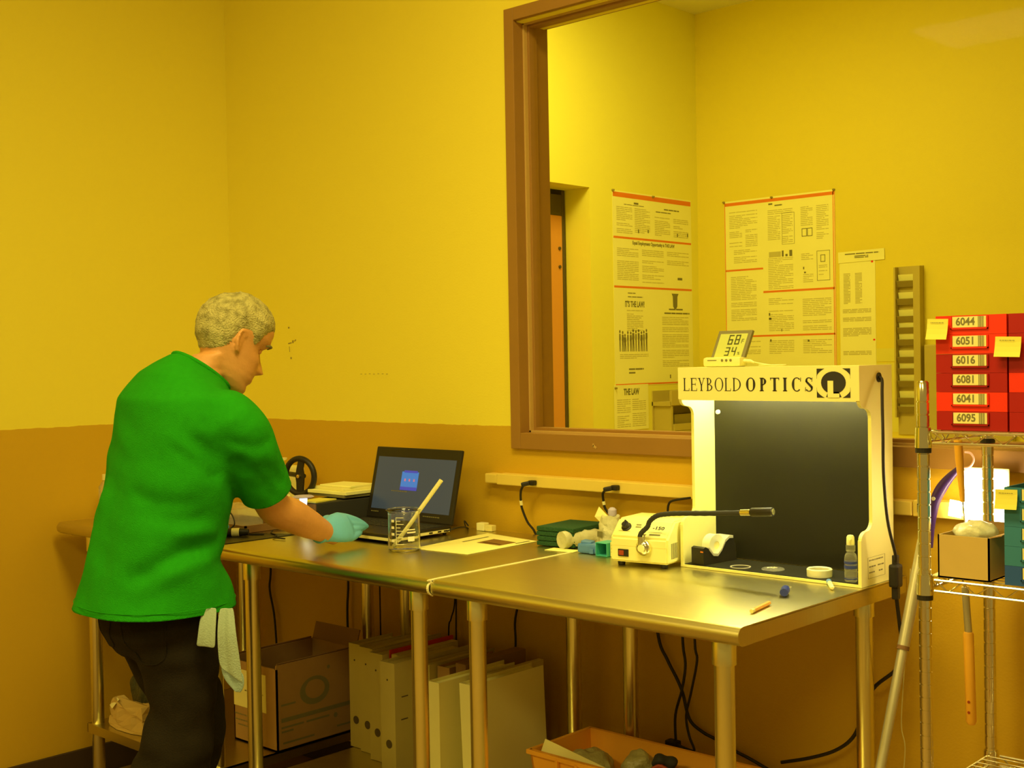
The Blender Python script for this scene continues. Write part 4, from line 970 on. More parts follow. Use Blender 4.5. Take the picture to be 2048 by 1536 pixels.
def blob(name, c, r, m_, label, cat, amp=.020, fr=34, seed=0, group=None, vox=.005):
    q = MB(); q.ell(c, r)
    for i, v in enumerate(q.v):
        p = Vector(v); p += (p - Vector(c)).normalized() * (noise.noise(p * fr + Vector((seed, 0, 0))) * amp); p.z = max(p.z, ZS + .005); q.v[i] = tuple(p)
    o = mesh_obj(name, remesh(q, vox, 1), m_); return tag(o, label, cat, group)
blob('plastic_bag', (1.955, -.265, .345), (.068, .070, .050), 'bag_dull', 'crumpled clear plastic bag at the left end of the orange crate', 'bag', seed=3)
blob('plastic_bag', (2.083, -.215, .350), (.045, .045, .060), 'bag_dull', 'upright clear plastic bag against the back of the orange crate', 'bag', seed=9)
blob('dark_cloth', (2.115, -.322, .320), (.072, .040, .050), 'dark_wrap', 'dark crumpled material in the middle of the orange crate', 'cloth', seed=5)
blob('dark_pouch', (2.165, -.225, .395), (.030, .030, .020), 'black_matte', 'small dark pouch on top of the bags in the orange crate', 'pouch', seed=2)
blob('foam_lump', (2.30, -.25, .320), (.090, .060, .050), 'dark_wrap', 'dark foam lump at the right part of the orange crate', 'foam', seed=8)
q = MB(); q.box((1.985, -.365, .388), (.21, .004, .055), (-.35, .17, 0)); tag(q.build('pale_board', 'paper_card'), 'pale flat board sticking up along the front of the orange crate', 'board')
cord('red_cable', [(2.17, -.33, .375), (2.20, -.31, .405), (2.235, -.30, .400), (2.25, -.31, .375), (2.215, -.33, .365), (2.18, -.325, .38), (2.205, -.30, .412), (2.245, -.29, .395)], .0055, 'coiled dark red cable in the orange crate', 'cable', 'dark_red')
q = MB(); q.tube([(2.175, -.345, .372), (2.225, -.335, .378)], .010, 12); tag(q.build('red_connector', 'red_bright', smooth=True), 'red connector body lying under the coiled cable in the crate', 'connector')
tag(MB().box((2.135, -.345, .375), (.022, .02, .035), (0, .2, 0), .003).build('blue_connector', 'dark_blue'), 'small dark blue block in the orange crate beside the red connector', 'connector')
cord('black_lead', [(2.145, -.34, .385), (2.16, -.335, .39), (2.185, -.32, .392), (2.21, -.31, .40)], .002, 'thin black lead joining the blue block to the coiled cable')

# ================================================================== WIRE RACK
rk = thing('wire_shelving_rack', (3.4, -.25, 0), 'chrome wire shelving rack at the right edge, holding red and blue bins', 'shelving rack')
PX0, PX1, PYF, PYB = 2.944, 3.84, -.410, -.092
def post(x, y):
    prof = [(.0001, .02), (.0122, .02)]
    z = .05
    while z < 1.345:
        prof += [(.0124, z - .0016), (.0108, z - .0010), (.0108, z + .0010), (.0124, z + .0016)]; z += .0254
    prof += [(.0124, 1.357), (.0095, 1.361), (.0001, 1.361)]
    q = MB(); q.lathe(prof, Matrix.Translation((x, y, 0)), 20); q.build('post', 'chrome', rk, smooth=True)
    MB().lathe([(.0001, 0), (.018, 0), (.018, .006), (.006, .009), (.006, .02), (.0001, .02)], Matrix.Translation((x, y, 0)), 16).build('leveling_foot', 'chrome', rk)
for x in (PX0, PX1):
    for y in (PYF, PYB): post(x, y)
def wire_shelf(z):
    s = MB(); zl = z - .0245; r = .0031
    for zz in (z - r, zl):
        s.tube([(PX0 + .02, PYF, zz), (PX1 - .02, PYF, zz)], r, 8); s.tube([(PX0 + .02, PYB, zz), (PX1 - .02, PYB, zz)], r, 8)
        s.tube([(PX0, PYF + .02, zz), (PX0, PYB - .02, zz)], r, 8); s.tube([(PX1, PYF + .02, zz), (PX1, PYB - .02, zz)], r, 8)
    s.build('frame_rods', 'chrome', sh_, smooth=True)
    g = MB()
    def zig(p, d, L):
        n = int(round(L / .0275)); pts = []
        for i in range(n + 1): pts.append(Vector(p) + Vector(d) * (L * i / n) + Vector((0, 0, (z - r if i % 2 == 0 else zl))))
        g.tube(pts, .0019, 6)
    zig((PX0 + .02, PYF, 0), (1, 0, 0), PX1 - PX0 - .04); zig((PX0 + .02, PYB, 0), (1, 0, 0), PX1 - PX0 - .04); zig((PX0, PYF + .02, 0), (0, 1, 0), PYB - PYF - .04)
    g.build('zigzag_wire', 'chrome', sh_, smooth=True)
    g = MB(); n = 12
    for i in range(1, n): 
        y = PYF + (PYB - PYF) * i / n; g.tube([(PX0, y, z - .001), (PX1, y, z - .001)], .0016, 6)
    for x in (3.15, 3.40, 3.63): g.tube([(x, PYF, z - .004), (x, PYB, z - .004)], .0025, 6)
    g.build('deck_wires', 'chrome', sh_)
    for x in (PX0, PX1):
        for y in (PYF, PYB):
            c = MB(); c.lathe([(.0128, z - .034), (.0165, z - .034), (.0150, z + .006), (.0128, z + .006)], Matrix.Translation((x, y, 0)), 18, True); c.build('corner_collar', 'chrome', sh_, smooth=True)
            c = MB(); c.lathe([(.0128, z - .044), (.0155, z - .044), (.0155, z - .034), (.0128, z - .034)], Matrix.Translation((x, y, 0)), 18, True); c.build('clip_sleeve', 'black', sh_)
SHZ = (1.263, .972, .545)
for z in SHZ:
    sh_ = bpy.data.objects.new('wire_shelf', None); COL.objects.link(sh_); sh_.location = (0, 0, 0); attach(sh_, rk)
    wire_shelf(z)

# bins
def bin_proto(m_, name, code, label, cat, x, z, group, bar=True):
    w_, d_, h_ = .1385, .26, .0368
    b = thing(name, (0, 0, 0), label, cat, group)
    q = MB(); t_ = .003
    q.b2((0, 0, 0), (w_, d_, t_)); q.b2((0, 0, t_), (t_, d_, h_)); q.b2((w_ - t_, 0, t_), (w_, d_, h_)); q.b2((t_, 0, t_), (w_ - t_, t_, h_)); q.b2((t_, d_ - t_, t_), (w_ - t_, d_, h_))
    q.build('bin_body', m_, b)
    q = MB(); x0, x1, z0, z1 = .031, .104, .010, .0355
    q.b2((x0, -.003, z0), (x1, 0, z0 + .0025)); q.b2((x0, -.003, z0), (x0 + .002, 0, z1)); q.b2((x1 - .002, -.003, z0), (x1, 0, z1)); q.build('label_holder', m_, b)
    MB().b2((.034, -.0012, .0135), (.100, -.0002, .0345)).build('label_card', 'paper_card', b)
    if code:
        text_mesh(code, .0205, FRONT(.0595, -.0012, .0242), 'bin_number', 'mid_ink', b, .0003, .92, bold=.0006)
    q = MB(); xx = .0845
    for wd in (.0012, .0008, .0018, .0008, .0014, .0008):
        q.b2((xx, -.0016, .0135), (xx + wd, -.0012, .0345)); xx += wd + .0009
    q.build('barcode', 'mid_ink', b)
    b.location = (x, -.402, z); return b
z0 = SHZ[0] + .0015
for i, (code, m_, lb_) in enumerate((('6095', 'red_dark', 'dark red bin labelled 6095, bottom of the red stack'), ('6041', 'red_bright', 'bright red bin labelled 6041, second from the bottom'), ('6081', 'red_dark', 'dark red bin labelled 6081, third from the bottom'), ('6016', 'red_dark', 'dark red bin labelled 6016, in the upper half of the red stack'), ('6051', 'red_bright', 'bright red bin labelled 6051, just under the top one'), ('6044', 'red_bright', 'bright red bin labelled 6044, topmost of the red stack'))):
    bin_proto(m_, 'red_bin', code, lb_, 'storage bin', 2.9685, z0 + i * .0372, 'red numbered bins on the rack')
# second stack, turned, behind the first: seen past its right side
for i, m_ in enumerate(('red_dark', 'red_dark', 'red_bright', 'red_dark', 'red_dark', 'red_dark')):
    b = MB(); b.b2((3.110, -.400, z0 + i * .0372), (3.240, -.10, z0 + i * .0372 + .0368))
    tag(b.build('red_bin', m_), 'red bin of the neighbouring right stack, ' + ('bottom', 'second from the bottom', 'third from the bottom, brighter' if m_ == 'red_bright' else 'third from the bottom', 'fourth from the bottom', 'second from the top', 'topmost')[i], 'storage bin', 'red bins of the right hand stack')
z1_ = SHZ[1] + .0015
for i, m_ in enumerate(('blue_bin', 'teal_bin', 'teal_bin', 'teal_bin', 'teal_bin')):
    bin_proto(m_, 'blue_bin', '7', ('dark blue bin at the bottom of the blue stack', 'teal blue bin second from the bottom of the blue stack', 'teal blue bin in the middle of the blue stack', 'teal blue bin second from the top of the blue stack', 'teal blue bin topmost of the blue stack')[i], 'storage bin', 3.099, z1_ + i * .0372, 'blue bins on the middle shelf')
def note(name, c, s, rz, label, bend=0):
    q = MB(); n = 5; vs = []
    for i in range(n):
        for j in range(n):
            u, v = i / (n - 1) - .5, j / (n - 1) - .5
            vs.append(Vector((u * s[0], -.004 * (.5 - v) ** 2 * 2, v * s[1])))
    T = Matrix.Translation(c) @ Matrix.Rotation(rz, 4, 'Z') @ Matrix.Rotation(bend, 4, 'Y')
    q.add(vs, [(i * n + j, (i + 1) * n + j, (i + 1) * n + j + 1, i * n + j + 1) for i in range(n - 1) for j in range(n - 1)], T)
    me = q.mesh(name, ['note_yellow']); o = bpy.data.objects.new(name, me); COL.objects.link(o)
    sd = o.modifiers.new('s', 'SOLIDIFY'); sd.thickness = .0003
    p = MB(); x = -s[0] * .32
    while x < s[0] * .25: d_ = R.uniform(.002, .005); p.add([tuple(T @ Vector((a, -.0022, b))) for a, b in ((x, s[1] * .30), (x + d_, s[1] * .30), (x + d_, s[1] * .33), (x, s[1] * .33))], [(0, 1, 2, 3)]); x += d_ + .001
    p.build('handwriting', 'mid_ink', o)
    return tag(o, label, 'sticky note')
note('sticky_note', (2.976, -.4105, 1.462), (.042, .040), .0, 'yellow sticky note on the left corner of the topmost red bin', .03)
note('sticky_note', (3.112, -.4085, 1.425), (.048, .038), .05, 'yellow sticky note on the right corner of the red stack', .03)
note('sticky_note', (3.106, -.4085, 1.137), (.042, .037), .0, 'yellow sticky note on the left corner of the blue stack', -.02)
# small open carton on the middle shelf
sc_ = thing('small_open_carton', (3.02, -.33, SHZ[1]), 'small open cardboard box with clear wrap on the middle shelf', 'box')
bx0, bx1, by0, by1, bz0, bz1 = 2.966, 3.068, -.398, -.27, SHZ[1] + .0015, 1.058
q = MB(); t_ = .003
q.b2((bx0, by0, bz0), (bx1, by1, bz0 + t_)); q.b2((bx0, by0, bz0), (bx0 + t_, by1, bz1)); q.b2((bx1 - t_, by0, bz0), (bx1, by1, bz1)); q.b2((bx0, by0, bz0), (bx1, by0 + t_, bz1)); q.b2((bx0, by1 - t_, bz0), (bx1, by1, bz1))
q.build('carton_body', 'kraft', sc_)
q = MB(); q.box((bx1 + .010, -.335, bz1 + .003), (.024, .11, .002), (0, -.25, 0)); q.box((3.01, by1 + .012, bz1 + .006), (.09, .026, .002), (.5, 0, 0)); q.build('flap', 'cardboard', sc_)
blob('clear_wrap', (3.015, -.335, bz1 + .002), (.040, .050, .020), 'bag_plastic', 'crumpled clear wrap bulging out of the small open box', 'wrap', .010, 50, 4)
tag(MB().b2((2.962, -.35, SHZ[1] + .0015), (2.964, -.25, SHZ[1] + .006)).build('paper_strip', 'paper') if 0 else MB().box((2.952, -.33, SHZ[1] + .003), (.012, .14, .002), (0, 0, .1)).build('paper_strip', 'paper'), 'white paper strip on the middle shelf left of the small box', 'paper strip')

# glowing lamp behind the rack
gl = thing('work_lamp', (2.92, -.03, 1.08), 'glaring white lamp behind the rack above the small box', 'lamp')
q = MB(); q.b2((2.878, -.066, 1.036), (2.966, -.045, 1.154), .004); q.build('diffuser', 'lamp_glow', gl); MB().b2((2.872, -.045, 1.030), (2.972, -.0405, 1.160), .002).build('housing', 'white_paint', gl)
q = MB(); q.box((2.862 - .002, -.066, 1.068), (.028, .004, .036), (0, .12, 0)); q.build('lit_card', 'lamp_glow', gl)  # white card beside the lamp, light falling on it put in as glow
MB().tube([(2.866, -.064, 1.06), (2.876, -.05, 1.05)], .003, 6).build('bracket', 'chrome', gl)
# purple curved thing
pu = thing('purple_horn', (2.83, -.06, 1.06), 'dark purple curved tapering object hanging by a pink loop behind the rack', 'tool')
pth = catmull([(2.868, -.060, 1.160), (2.848, -.060, 1.140), (2.828, -.060, 1.115), (2.812, -.060, 1.085), (2.804, -.060, 1.050), (2.800, -.060, 1.015), (2.798, -.060, .975)], 4); n = len(pth)
MB().tube(pth, [.005 + .0085 * math.sin(min(1, i / (n - 1) * 1.9) * PI / 2) * (1 - max(0, i / (n - 1) - .35) / .65 * .9) for i in range(n)], 14).build('body', 'purple', pu, smooth=True)
MB().tube(catmull([(2.872, -.060, 1.158), (2.890, -.058, 1.162), (2.898, -.055, 1.178), (2.890, -.052, 1.192), (2.876, -.050, 1.194)]), .0022, 8).build('loop', 'pink', pu, smooth=True)
q = MB(); q.lathe([(.0045, 0), (.0045, .001), (.0001, .001)], Matrix.Translation((2.812, -.0725, 1.088)) @ Matrix.Rotation(PI / 2, 4, 'X'), 12); q.build('badge', 'clip_grey', pu)
# hung tools with orange grips
ot = thing('orange_handled_tool', (2.94, -.22, 1.14), 'slim tool with tapered orange handle hanging between top and middle shelf', 'tool')
MB().tube([(2.933, -.22, 1.232), (2.936, -.22, 1.19), (2.939, -.22, 1.145), (2.942, -.22, 1.103)], [.0085, .0085, .0065, .0045], 14).build('handle', 'handle_orange', ot, smooth=True); MB().tube(catmull([(2.934, -.22, 1.228), (2.934, -.22, 1.245), (2.938, -.22, 1.268), (2.946, -.22, 1.268), (2.949, -.22, 1.255)]), .0012, 6).build('hanging_loop', 'chrome', ot)
MB().tube([(2.942, -.22, 1.104), (2.946, -.22, 1.055)], .0016, 8).build('shaft', 'chrome', ot)
op = thing('grip_pole', (2.95, -.22, .8), 'grey rod with a long orange grip hanging below the middle shelf', 'pole')
MB().tube([(2.945, -.22, .925), (2.951, -.22, .832)], .0075, 14).build('rod', 'pole_grey', op, smooth=True)
MB().tube([(2.951, -.22, .832), (2.951, -.22, .828), (2.955, -.22, .644), (2.955, -.22, .638)], [.0085, .0105, .0105, .0075], 16).build('orange_grip', 'handle_orange', op, smooth=True)
q = MB()
for z in (.687, .665): q.lathe([(.003, 0), (.003, .001), (.0001, .001)], Matrix.Translation((2.9545, -.2304, z)) @ Matrix.Rotation(PI / 2, 4, 'X'), 10)
q.build('grip_hole', 'dark_red', op)
MB().tube([(2.945, -.22, .92), (2.938, -.22, .945), (2.938, -.22, .972), (2.946, -.22, .976), (2.951, -.22, .968)], .002, 6).build('hook', 'chrome', op)
# leaning pole
lp_ = thing('leaning_pole', (2.72, -.2, 0), 'grey metal pole leaning against the rack beside the right table', 'pole')
a, b = Vector((2.839, -.185, 1.010)), Vector((2.783, -.54, .001))
MB().tube([b, b.lerp(a, .78)], .0105, 18).build('lower_tube', 'pole_grey', lp_, smooth=True); MB().tube([b.lerp(a, .78), a], .0125, 18).build('upper_tube', 'pole_grey', lp_, smooth=True)
MB().tube([b.lerp(a, .776), b.lerp(a, .784)], .0129, 18).build('joint_ring', 'gasket', lp_, smooth=True)

# ================================================================== ROOM BEYOND THE GLASS
def on_wall_left(mb, y0, z0, y1, z1, d=.0022): mb.b2((RX + d - .0004, y0, z0), (RX + d, y1, z1))
def on_wall_back(mb, x0, z0, x1, z1, d=.0022): mb.b2((x0, RY - d, z0), (x1, RY - d + .0004, z1))
def lines(mb, fn, a0, a1, z1, z0, pitch=.0088, th=.0032, fill=.9, d=.0022):
    z = z1
    while z > z0:
        if R.random() < fill:
            a = a0; end = a1 if R.random() < .75 else a0 + (a1 - a0) * R.uniform(.4, .9)
            while a < end:
                L = R.uniform(.02, .06); fn(mb, a, z - th, min(a + L, end), z, d); a += L + .004
        z -= pitch
# poster 1 on the left hand wall
p1 = thing('notice_poster', (RX, 2.30, 1.75), 'tall white poster with orange bars and the words ITS THE LAW, left of the corner', 'poster', None)
ya, yb_, zt_, zb_ = 1.970, 2.628, 2.226, 1.280
MB().b2((RX + .0004, ya, zb_), (RX + .0016, yb_, zt_)).build('sheet', 'paper', p1)
q = MB()
for z0, z1 in ((2.196, 2.219), (1.996, 2.006), (1.757, 1.767), (1.283, 1.291)): on_wall_left(q, ya + .004, z0, yb_ - .004, z1, .0020)
q.build('orange_bar', 'orange_print', p1)
q = MB(); lines(q, on_wall_left, 2.0, 2.125, 2.150, 2.02); lines(q, on_wall_left, 2.145, 2.27, 2.150, 2.03); lines(q, on_wall_left, 2.31, 2.44, 2.120, 2.03); lines(q, on_wall_left, 2.47, 2.60, 2.120, 2.03)
lines(q, on_wall_left, 2.0, 2.17, 1.95, 1.79); lines(q, on_wall_left, 2.20, 2.38, 1.95, 1.79); lines(q, on_wall_left, 2.41, 2.60, 1.95, 1.88)
lines(q, on_wall_left, 2.07, 2.20, 1.65, 1.55); lines(q, on_wall_left, 2.36, 2.59, 1.62, 1.37); lines(q, on_wall_left, 2.01, 2.24, 1.435, 1.40)
q.build('small_print', 'grey_ink', p1)
q = MB(); lines(q, on_wall_left, 2.14, 2.20, 2.178, 2.165, .02, .009, 1); lines(q, on_wall_left, 2.06, 2.22, 2.165, 2.158, .02, .003, 1); lines(q, on_wall_left, 2.39, 2.52, 2.165, 2.155, .02, .006, 1); lines(q, on_wall_left, 2.32, 2.60, 2.148, 2.14, .02, .0045, 1)
lines(q, on_wall_left, 2.42, 2.54, 1.663, 1.655, .02, .007, 1); lines(q, on_wall_left, 2.38, 2.60, 1.643, 1.635, .02, .007, 1); lines(q, on_wall_left, 2.08, 2.20, 1.735, 1.70, .018, .004, 1); lines(q, on_wall_left, 2.08, 2.20, 1.365, 1.345, .018, .007, 1)
for y, z in ((2.17, 2.03), (2.25, 2.035), (2.50, 2.03), (2.59, 2.035), (2.42, 1.31)): on_wall_left(q, y, z, y + .008, z + .018)
on_wall_left(q, 2.50, 1.81, 2.54, 1.822)
# hands emblem
q.prism([(-.030, .035), (.030, .035), (.020, .02), (.018, -.03), (.008, -.042), (-.008, -.042), (-.018, -.03), (-.020, .02)], .0004, SIDE(RX + .0018, 2.475, 1.705))
q.build('heading_print', 'mid_ink', p1)
text_mesh("IT'S THE LAW!", .040, SIDE(RX + .0018, 2.135, 1.678), 'poster_heading', 'mid_ink', p1, .0004, .62, bold=.0012)
text_mesh("Equal Employment Opportunity is THE LAW", .024, SIDE(RX + .0018, 2.30, 1.980), 'poster_heading', 'mid_ink', p1, .0004, .80, bold=.0006)
# printed row of standing figures
q = MB()
for i, (y, h) in enumerate(((2.012, .105), (2.034, .10), (2.052, .085), (2.075, .10), (2.098, .098), (2.118, .11), (2.140, .105), (2.162, .11), (2.185, .10), (2.205, .104), (2.226, .112))):
    T = SIDE(RX + .0018, y, 1.448); w1 = .0062 + .002 * (i % 3)
    q.prism([(-w1 * .7, 0), (-w1 * .2, 0), (0, h * .42), (w1 * .3, 0), (w1 * .8, 0), (w1 * .7, h * .5), (w1, h * .62), (w1 * .8, h * .82), (-w1 * .8, h * .82), (-w1, h * .55), (-w1 * .7, h * .5)], .0004, T)
    q.prism([(.006 * math.cos(2 * PI * k / 8), h * .92 + .008 * math.sin(2 * PI * k / 8)) for k in range(8)], .0004, T)
q.build('printed_figures', 'mid_ink', p1)
# smaller sheet below
p3 = thing('notice_sheet', (RX, 2.09, 1.18), 'small sheet headed THE LAW hanging under the tall poster', 'notice')
MB().b2((RX + .0023, 1.958, 1.065), (RX + .0033, 2.232, 1.286)).build('sheet', 'paper', p3)
text_mesh('THE LAW', .042, SIDE(RX + .0034, 2.095, 1.250), 'sheet_heading', 'mid_ink', p3, .0004, .68, bold=.0018)
q = MB(); lines(q, on_wall_left, 1.98, 2.085, 1.215, 1.08, .010, .0035, .9, .0038); lines(q, on_wall_left, 2.10, 2.21, 1.215, 1.08, .010, .0035, .9, .0038); q.build('small_print', 'grey_ink', p3)
# wall rack below poster
wr = thing('wall_file_holder', (RX + .06, 2.44, 1.15), 'tan wall mounted holder numbered 35 below the tall poster', 'file holder')
q = MB(); q.b2((RX, 2.265, 1.175), (RX + .11, 2.63, 1.195)); q.b2((RX + .10, 2.275, 1.178), (RX + .115, 2.63, 1.252), .002); q.b2((RX, 2.265, 1.04), (RX + .006, 2.63, 1.25)); q.b2((RX + .006, 2.275, 1.04), (RX + .11, 2.29, 1.176)); q.b2((RX + .006, 2.61, 1.04), (RX + .11, 2.63, 1.176)); q.b2((RX + .006, 2.29, 1.04), (RX + .12, 2.61, 1.052)); q.b2((RX + .11, 2.29, 1.05), (RX + .12, 2.61, 1.085)); q.build('holder', 'card_metal', wr)
text_mesh('35', .036, SIDE(RX + .1152, 2.40, 1.205), 'number', 'card_slot', wr, .0003)
MB().b2((RX + .02, 2.33, 1.055), (RX + .09, 2.58, 1.13)).build('paper_pile', 'card_slot', wr)
# poster 2 on the far wall
p2 = thing('notice_poster', (.79, RY, 1.8), 'wide white poster with orange bars on the far wall, right of the corner', 'poster')
xa_, xb_, zt_ = .476, 1.100, 2.208
MB().b2((xa_, RY - .0016, 1.25), (xb_, RY - .0004, zt_)).build('sheet', 'paper', p2)
q = MB(); on_wall_back(q, xa_ + .003, 2.183, xb_ - .004, 2.199, .002); on_wall_back(q, xa_ + .003, 1.849, .700, 1.858, .002); on_wall_back(q, .700, 1.730, xb_ - .006, 1.740, .002); on_wall_back(q, .60, 1.511, xb_ - .006, 1.520, .002)
on_wall_back(q, xa_ + .001, 1.25, xa_ + .005, zt_ - .005, .002); on_wall_back(q, xb_ - .012, 1.25, xb_ - .008, zt_ - .005, .002); on_wall_back(q, xb_ - .004, 1.25, xb_ - .001, zt_ - .005, .002)
q.build('orange_bar', 'orange_print', p2)
q = MB()
for a0, a1, z1, z0 in ((.505, .67, 2.15, 2.07), (.505, .58, 2.05, 2.02), (.60, .67, 2.055, 2.01), (.505, .58, 1.995, 1.97), (.60, .67, 2.0, 1.96), (.53, .665, 1.955, 1.89), (.73, .87, 2.14, 2.12), (.73, .80, 2.11, 1.99), (.81, .87, 2.11, 1.97), (.915, .98, 2.14, 2.05), (1.0, 1.065, 2.14, 1.98), (.73, .87, 1.90, 1.745), (.915, .98, 1.92, 1.88), (1.01, 1.055, 1.85, 1.79), (.925, .98, 1.81, 1.77), (.51, .66, 1.82, 1.60), (.73, .87, 1.70, 1.54), (.92, 1.075, 1.69, 1.54), (.73, .87, 1.49, 1.42), (.92, 1.075, 1.49, 1.42), (.51, .68, 1.49, 1.42)):
    lines(q, on_wall_back, a0, a1, z1, z0)
q.build('small_print', 'grey_ink', p2)
q = MB()
def frame_(x0, z0, x1, z1, t=.003):
    on_wall_back(q, x0, z0, x1, z0 + t); on_wall_back(q, x0, z1 - t, x1, z1); on_wall_back(q, x0, z0, x0 + t, z1); on_wall_back(q, x1 - t, z0, x1, z1)
frame_(.920, 1.995, .948, 2.035); frame_(.950, 1.995, .978, 2.035); frame_(1.0, 1.775, 1.07, 1.92, .002); frame_(1.02, 1.865, 1.045, 1.90, .003); frame_(.81, 1.965, .88, 2.12, .0015)
lines(q, on_wall_back, .735, .77, 2.175, 2.165, .02, .008, 1); lines(q, on_wall_back, .77, .85, 2.165, 2.155, .02, .006, 1)
for x, z, w_, h_ in ((.925, 1.835, .006, .012), (.930, 1.815, .010, .008), (.73, 1.615, .007, .014), (.73, 1.595, .014, .010), (.80, 1.535, .004, .012), (.735, 1.485, .008, .012), (.945, 1.480, .010, .010), (.808, 1.905, .010, .030), (.828, 1.905, .012, .012), (.85, 1.905, .016, .03)): on_wall_back(q, x, z, x + w_, z + h_)
q.build('heading_print', 'mid_ink', p2)
MB().b2((.735, RY - .0020, 1.905), (.802, RY - .0018, 1.932)).build('grey_band', 'grey_ink', p2)
# tall narrow notices right of it
n1 = thing('notice_sheet', (1.21, RY, 1.6), 'tall narrow white notice right of the wide poster', 'notice')
MB().b2((1.120, RY - .0016, 1.25), (1.303, RY - .0004, 1.865)).build('sheet', 'paper', n1)
q = MB()
for a0, a1, z1, z0 in ((1.14, 1.175, 1.80, 1.66), (1.20, 1.235, 1.80, 1.66), (1.135, 1.28, 1.63, 1.61), (1.135, 1.28, 1.59, 1.57), (1.135, 1.28, 1.54, 1.50), (1.135, 1.28, 1.43, 1.41)): lines(q, on_wall_back, a0, a1, z1, z0, .007, .004, 1)
q.build('small_print', 'grey_ink', n1)
q = MB(); on_wall_back(q, 1.283, 1.845, 1.293, 1.855); on_wall_back(q, 1.289, 1.478, 1.299, 1.486); q.build('red_mark', 'red_bright', n1)
n2 = thing('notice_strip', (1.23, RY, 1.88), 'short wide white notice strip pinned above the tall narrow one', 'notice')
q = MB(); q.box((1.233, RY - .0035, 1.879), (.236, .001, .052), (0, -.02, 0)); q.build('sheet', 'paper', n2)
q = MB(); lines(q, on_wall_back, 1.15, 1.325, 1.894, 1.888, .02, .005, 1, .0048); lines(q, on_wall_back, 1.20, 1.27, 1.882, 1.87, .007, .004, 1, .0048); q.build('small_print', 'mid_ink', n2)
tag(MB().b2((1.304, RY - .0016, 1.378), (1.416, RY - .0004, 1.440)).build('yellow_notice', 'note_yellow'), 'small yellowish notice between the narrow white notice and the card rack', 'notice')
tag(MB().b2((1.285, RY - .0014, 1.05), (1.410, RY - .0004, 1.372)).build('yellow_sheet', 'note_yellow'), 'larger yellowish sheet hanging below the small yellow notice', 'notice')
for i, (x, y, z) in enumerate(((RX + .003, 1.972, 2.224), (RX + .003, 2.295, 2.218), (.475, RY - .003, 2.205), (.755, RY - .003, 2.203), (1.096, RY - .003, 2.206), (RX + .0045, 1.968, 1.272))):
    T = Matrix.Translation((x, y, z)) @ (Matrix.Rotation(PI / 2, 4, 'Y') if x < .4 else Matrix.Rotation(PI / 2, 4, 'X'))
    tag(MB().lathe([(.006, -.0018), (.006, .002), (.0035, .004), (.005, .009), (.0001, .010)], T, 12).build('push_pin', 'card_slot'), ('pin at the upper left corner of the tall poster', 'pin in the top middle of the tall poster', 'pin at the upper left corner of the wide poster', 'pin in the top middle of the wide poster', 'pin at the upper right corner of the wide poster', 'pin holding the small sheet headed THE LAW')[i], 'push pin', 'push pins in the far room')
# time card rack
kr = thing('card_rack', (1.48, RY, 1.4), 'narrow olive metal card rack hanging on the far wall', 'card rack')
q = MB(); q.b2((1.412, RY - .006, 1.04), (1.540, RY, 1.815)); q.b2((1.508, RY - .045, 1.12), (1.540, RY - .006, 1.812)); q.b2((1.412, RY - .040, 1.12), (1.420, RY - .006, 1.812)); q.build('rack_body', 'card_metal', kr)
zs_ = [1.772, 1.690, 1.610, 1.558, 1.503, 1.423, 1.370, 1.313, 1.235, 1.195]
for i, z in enumerate(zs_):
    q = MB(); q.box((1.464, RY - .026, z - .038), (.088, .004, .030), (.45, 0, 0)); q.build('slot', 'card_slot', kr)
for i, z in enumerate(zs_):
    tag(MB().box((1.463, RY - .014, z - .014), (.078, .0015, .040), (.25, 0, 0)).build('time_card', 'paper'), 'pale time card standing in a slot of the card rack, ' + ['topmost', 'second from the top', 'third from the top', 'fourth from the top', 'fifth from the top', 'fifth from the bottom', 'fourth from the bottom', 'third from the bottom', 'second from the bottom', 'lowest'][i], 'card', 'time cards in the card rack')
tag(MB().b2((1.555, RY - .04, .7), (1.95, RY, 1.452), .004).build('wall_cabinet', 'card_metal'), 'dull olive flat cabinet behind the red bins on the far wall', 'cabinet')
# ================================================================== THE MAN
man = thing('person', (1.23, -1.07, 0), 'grey-haired man in green t-shirt and dark jeans, blue-gloved hand reaching to the laptop', 'person')
PH = math.radians(8); HF = Vector((math.sin(PH), math.cos(PH), 0)); HL = Vector((math.cos(PH), -math.sin(PH), 0))
def ering(c, a, b, e1, e2, n=36, p=2.0):
    out = []
    for k in range(n):
        t = 2 * PI * k / n; ct, st = math.cos(t), math.sin(t)
        x = math.copysign(abs(ct) ** (2 / p), ct); y = math.copysign(abs(st) ** (2 / p), st)
        out.append(tuple(Vector(c) + e1 * (a * x) + e2 * (b * y)))
    return out
def limb(mb, pts, rs, n=20):
    """tapered limb; rs entries number or (a, b)"""
    mb.tube(pts, [r if not isinstance(r, tuple) else r[0] for r in rs], n)
